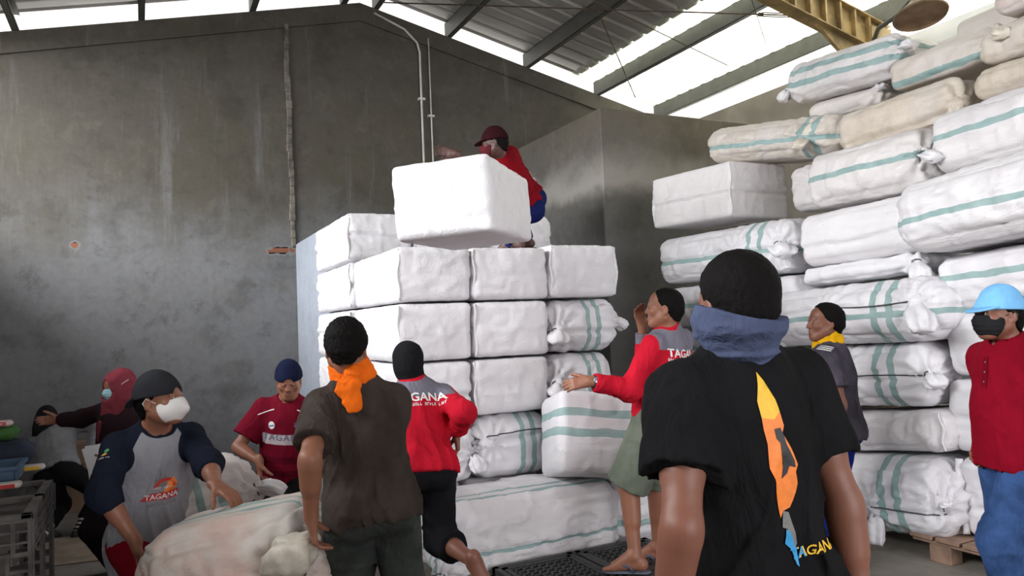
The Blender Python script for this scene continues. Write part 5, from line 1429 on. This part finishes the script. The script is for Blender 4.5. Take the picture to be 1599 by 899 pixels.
# ================================================================ pallets, crates, boxes and small things
M_black_plastic = plain('black_plastic', (.028, .028, .03), .5, 0, .3, 14)
M_grey_plastic = plain('dusty_dark_plastic', (.105, .095, .088), .65, 0, .4, 9)
M_wood = plain('pallet_wood', (.26, .165, .115), .85, 0, .3, 7, .3)
M_card = plain('brown_cardboard', (.235, .155, .10), .85, 0, .15, 5)
def plastic_pallet(label, x0, y0, sx, sy, z0=0.0, top=.13, yaw=0, group='black plastic pallets on the floor'):
    """deck split in four gridded quarters, raised borders, nine feet"""
    c = Vector((x0+sx/2, y0+sy/2, z0)); root = empty('plastic_pallet', c, label, 'pallet', group)
    M = Matrix.Translation(c) @ Matrix.Rotation(rad(yaw), 4, 'Z') @ Matrix.Translation((-sx/2, -sy/2, 0))
    mb = MB(); t0, t1 = top-.035, top
    def B(xa, ya, xb, yb, za=t0, zb=t1): mb.box((xa, ya, za), (xb, yb, zb), M)
    w = .045
    for y in (0, sy/2-w, sy/2+.012, sy-w+.012): B(0, max(0, y-.006), sx, min(sy, y+w-.012))
    for x in (0, sx/2-w, sx/2+.012, sx-w+.012): B(max(0, x-.006), 0, min(sx, x+w-.012), sy)
    B(sx*.06, sy*.06, sx*.94, sy*.075, t0-.03, t0); B(sx*.06, sy*.92, sx*.94, sy*.935, t0-.03, t0)
    n = 9
    for qx in (0, 1):
        for qy in (0, 1):
            ax, ay = qx*sx/2+w, qy*sy/2+w; bx, by = (qx+1)*sx/2-w, (qy+1)*sy/2-w
            for k in range(1, n):
                x = ax+(bx-ax)*k/n; y = ay+(by-ay)*k/n
                B(x-.007, ay-.01, x+.007, by+.01, t0+.006, t1-.003); B(ax-.01, y-.007, bx+.01, y+.007, t0+.006, t1-.003)
            for (px, py, qx2, qy2) in ((ax, ay, bx, ay+.03), (ax, by-.03, bx, by), (ax, ay, ax+.03, by), (bx-.03, ay, bx, by)): B(px, py, qx2, qy2, t0+.004, t1-.001)
    mb.build('deck', M_black_plastic, root)
    for fx in (0, .5, 1):
        for fy in (0, .5, 1):
            mb = MB(); x = .07+(sx-.14)*fx; y = .07+(sy-.14)*fy
            mb.box((x-.06, y-.06, 0), (x+.06, y+.06, t0+.002), M); mb.build('foot', M_black_plastic, root, .006)
    return root
plastic_pallet('black gridded plastic pallet under the sandals of the man in shorts', 1.86, 3.06, 1.11, 1.12)
pc = at(118, 884, 4.62)
plastic_pallet('black gridded plastic pallet on the floor beside the crate table', -.49, 4.33, 1.1, 1.1)
# wooden pallet under the near column of the right-hand stack
root = empty('wooden_pallet', (4.95, 2.6, 0), 'worn wooden pallet under the near end of the right-hand stack', 'pallet')
for k in range(9):
    y = 1.75+k*.172; mb = MB(); mb.box((4.36, y, .132), (5.55, min(y+.15, 3.28), .158)); mb.build('deck_board', M_wood, root, .003)
for x in (4.38, 4.9, 5.42):
    mb = MB(); mb.box((x, 1.75, .108), (x+.1, 3.27, .131)); mb.build('stringer', M_wood, root, .003)
    for y in (1.76, 2.47, 3.02):
        mb = MB(); mb.box((x, y, .0), (x+.11, y+.14, .107)); mb.build('block', M_wood, root, .004)
# table made of dark plastic crate frames at the left
root = empty('crate_table', (-1.0, 5.4, 0), 'dark dusty plastic crate table with lattice apron at the left edge', 'table')
tx0, tx1, ty0, ty1, tz = -1.65, -.53, 4.80, 5.94, .665
mb = MB()
for (a, b) in (((tx0, ty0), (tx1, ty0+.05)), ((tx0, ty1-.05), (tx1, ty1)), ((tx0, ty0), (tx0+.05, ty1)), ((tx1-.05, ty0), (tx1, ty1)), ((tx0, 5.33), (tx1, 5.41)), ((-1.13, ty0), (-1.05, ty1))):
    mb.box((a[0], a[1], tz-.03), (b[0], b[1], tz))
mb.box((tx0+.03, ty0+.03, tz-.10), (tx1-.03, ty1-.03, tz-.085))
mb.build('rim', M_grey_plastic, root, .003)
def lattice(a, b, z0, z1, cols, rows, th=.022, w=.012):
    mb = MB(); a = Vector((a[0], a[1], 0)); b = Vector((b[0], b[1], 0)); d = (b-a)
    for k in range(cols+1):
        p = a+d*k/cols; mb.bar(p+Vector((0, 0, z0)), p+Vector((0, 0, z1)), w*1.3, th, tuple(d.normalized()))
    for k in range(rows+1):
        z = z0+(z1-z0)*k/rows; mb.bar(a+Vector((0, 0, z)), b+Vector((0, 0, z)), th, w if 0 < k < rows else w*1.6)
    return mb
for a, b in (((tx1-.011, ty0), (tx1-.011, ty1)), ((tx0, ty0+.011), (tx1, ty0+.011)), ((tx0, ty1-.011), (tx1, ty1-.011))):
    lattice(a, b, tz-.205, tz-.03, 13, 3).build('apron', M_grey_plastic, root)
for x in (tx0+.06, tx1-.06):
    for y in (ty0+.06, (ty0+ty1)/2, ty1-.06):
        mb = MB()
        for sx in (-1, 1):
            for sy in (-1, 1): mb.box((x+sx*.05-.009, y+sy*.05-.009, 0), (x+sx*.05+.009, y+sy*.05+.009, tz-.2))
        for k in range(6):
            z = .02+k*.085; mb.box((x-.055, y-.055, z), (x+.055, y+.055, z+.018))
        mb.build('leg', M_grey_plastic, root)
# goods on the crate table
def soft_box(name, label, cat, c, r, mat, seed, group=None, amp=.02, k=.8):
    P, Q = box_grid(r[0]*2, r[1]*2, r[2]*2, .03)
    half = np.array(r, np.float32)
    V = sack_surface(P, half, min(r)*k, seed, amp, None, [], 1.0)
    V[:, 2] = np.maximum(V[:, 2], -r[2])
    me = np_mesh(name, V+np.array(c, np.float32), Q)
    o = link(name, me, mat); return tag(o, label, cat, group)
def tub(label, c, L, W, H, mat):
    root = empty('plastic_tub', c, label, 'tub'); mb = MB()
    x, y, z = c; t = .012
    for a, b in (((-L/2, -W/2, 0), (L/2, W/2, t)), ((-L/2, -W/2, t), (-L/2+t, W/2, H)), ((L/2-t, -W/2, t), (L/2, W/2, H)), ((-L/2+t, -W/2, t), (L/2-t, -W/2+t, H)), ((-L/2+t, W/2-t, t), (L/2-t, W/2, H))):
        mb.box((x+a[0], y+a[1], z+a[2]), (x+b[0], y+b[1], z+b[2]))
    mb.build('tub_body', mat, root, .004)
    mb = MB()
    for a, b in (((-L/2-.02, -W/2-.02), (L/2+.02, -W/2)), ((-L/2-.02, W/2), (L/2+.02, W/2+.02)), ((-L/2-.02, -W/2), (-L/2, W/2)), ((L/2, -W/2), (L/2+.02, W/2))):
        mb.box((x+a[0], y+a[1], z+H-.025), (x+b[0], y+b[1], z+H))
    mb.build('tub_rim', mat, root, .004)
    return root
q = at(8, 760, 5.1)
tub('blue plastic tub on the crate table', (float(q[0])-.16, float(q[1]), .667), .50, .40, .10, plain('faded_blue_plastic', srgb(66, 92, 118), .45, 0, .2, 8))
q = at(4, 722, 5.5)
soft_box('cloth_bundle', 'dark navy cloth bundle behind the blue tub', 'bundle', (float(q[0])-.10, float(q[1])+.05, .667+.10), (.28, .15, .10), plain('navy_cloth', (.02, .027, .05), .9, 0, .3, 9, .4), 5.0)
q = at(6, 686, 5.55)
soft_box('cloth_bundle', 'green cloth bundle lying on the navy bundle', 'bundle', (float(q[0])-.12, float(q[1])+.04, .870+.05), (.20, .13, .05), plain('green_cloth', (.045, .12, .025), .9, 0, .3, 9, .4), 8.0)
for k, (x, y, z, lab) in enumerate(((-2, 655, .972, 'red and white packet lying on the green bundle'), (10, 728, .667, 'red and white packet lying on the table beside the blue tub'), (50, 762, .667, 'cream paper packet lying on the rim of the crate table'))):
    q = at(x, y, 5.5 if k == 0 else 4.72 if k == 1 else 5.35)
    root = empty('food_packet', (float(q[0]), float(q[1]), z), lab, 'packet', 'packets on the crate table')
    P, Q = box_grid(.16, .1, .04, .012); hv = np.array((.08, .05, .02), np.float32)
    V = sack_surface(P, hv, .016, 3.0+k, .008, None, [], .3)+np.array((q[0], q[1], z+.024), np.float32)
    link('wrapper', np_mesh('wrapper', V, Q), plain('packet_film_%d' % k, (.62, .55, .5) if k else (.65, .5, .48), .35, 0, .1, 30), root)
    mb = MB(); mb.box((q[0]-.05, q[1]-.056, z+.012), (q[0]+.05, q[1]-.05, z+.036)); mb.build('wrapper_label', INK_R if k < 2 else INK_Y, root, .002)
# cardboard cartons against the gable wall
bc = at(140, 796, 7.0)
zz = 0.0
for k, (w, h, lab) in enumerate(((.62, .23, 'lowest of three brown cartons against the back wall'), (.58, .20, 'middle one of three brown cartons against the back wall'), (.56, .19, 'topmost of three brown cartons against the back wall'))):
    root = empty('cardboard_carton', (float(bc[0])+.12, float(bc[1])+.2, zz), lab, 'carton', 'cartons against the back wall')
    x, y = float(bc[0])+.12+.01*k, float(bc[1])+.2
    mb = MB(); mb.box((x-w/2, y-.2, zz+.001), (x+w/2, y+.2, zz+h-.004)); mb.build('carton_body', M_card, root, .004)
    mb = MB(); mb.box((x-w/2+.002, y-.199, zz+h-.004), (x+w/2-.002, y-.002, zz+h-.001)); mb.build('flap', M_card, root)
    mb = MB(); mb.box((x-w/2+.002, y+.002, zz+h-.004), (x+w/2-.002, y+.199, zz+h-.001)); mb.build('flap', M_card, root)
    mb = MB(); mb.box((x-w/2-.001, y-.03, zz+h-.001), (x+w/2+.001, y+.03, zz+h+.0005)); mb.build('packing_tape', plain('packing_tape_%d' % k, (.34, .24, .15), .3), root)
    zz += h+.002
fc = at(140, 838, 5.75)
mb = MB(); Mz = Matrix.Translation((float(fc[0]), float(fc[1]), 0)) @ Matrix.Rotation(rad(-8), 4, 'Z')
mb.box((-.42, -.42, .002), (.42, .42, .010), Mz)
tag(mb.build('cardboard_sheet', plain('flattened_cardboard', (.33, .26, .19), .9, 0, .2, 6), None, .002), 'flattened brown cardboard sheet on the floor before the cartons', 'cardboard')
# papers held by the woman
pa = PAPER_AT
Mp = Matrix.Translation(pa+np.array((0, 0, -.07))) @ (Matrix((heading(70)*.9+UPZ*-.35, heading(0)*.35+UPZ*.9, heading(180)*.8+UPZ*.5)).transposed().to_4x4())
root = empty('paper_sheaf', tuple(float(v) for v in pa), 'white folded papers held by the woman in the headscarf', 'papers')
for k, (w, h, ang) in enumerate(((.22, .30, 18), (.21, .29, 27))):
    mb = MB(); Mk = Mp @ Matrix.Rotation(rad(ang), 4, 'Z'); n = 8
    for i in range(n):
        x0 = -w/2+w*i/n; x1 = -w/2+w*(i+1)/n; f = lambda x: .03*math.sin((x/w+.5)*2.2)+k*.012
        mb.add([Mk @ Vector((x0, -h/2, f(x0))), Mk @ Vector((x1, -h/2, f(x1))), Mk @ Vector((x1, h/2, f(x1))), Mk @ Vector((x0, h/2, f(x0))),
                Mk @ Vector((x0, -h/2, f(x0)+.004)), Mk @ Vector((x1, -h/2, f(x1)+.004)), Mk @ Vector((x1, h/2, f(x1)+.004)), Mk @ Vector((x0, h/2, f(x0)+.004))],
               [(3, 2, 1, 0), (4, 5, 6, 7), (0, 1, 5, 4), (2, 3, 7, 6), (1, 2, 6, 5), (0, 4, 7, 3)])
    mb.build('sheet', plain('white_paper_%d' % k, (.72, .73, .76), .7, 0, .03), root)
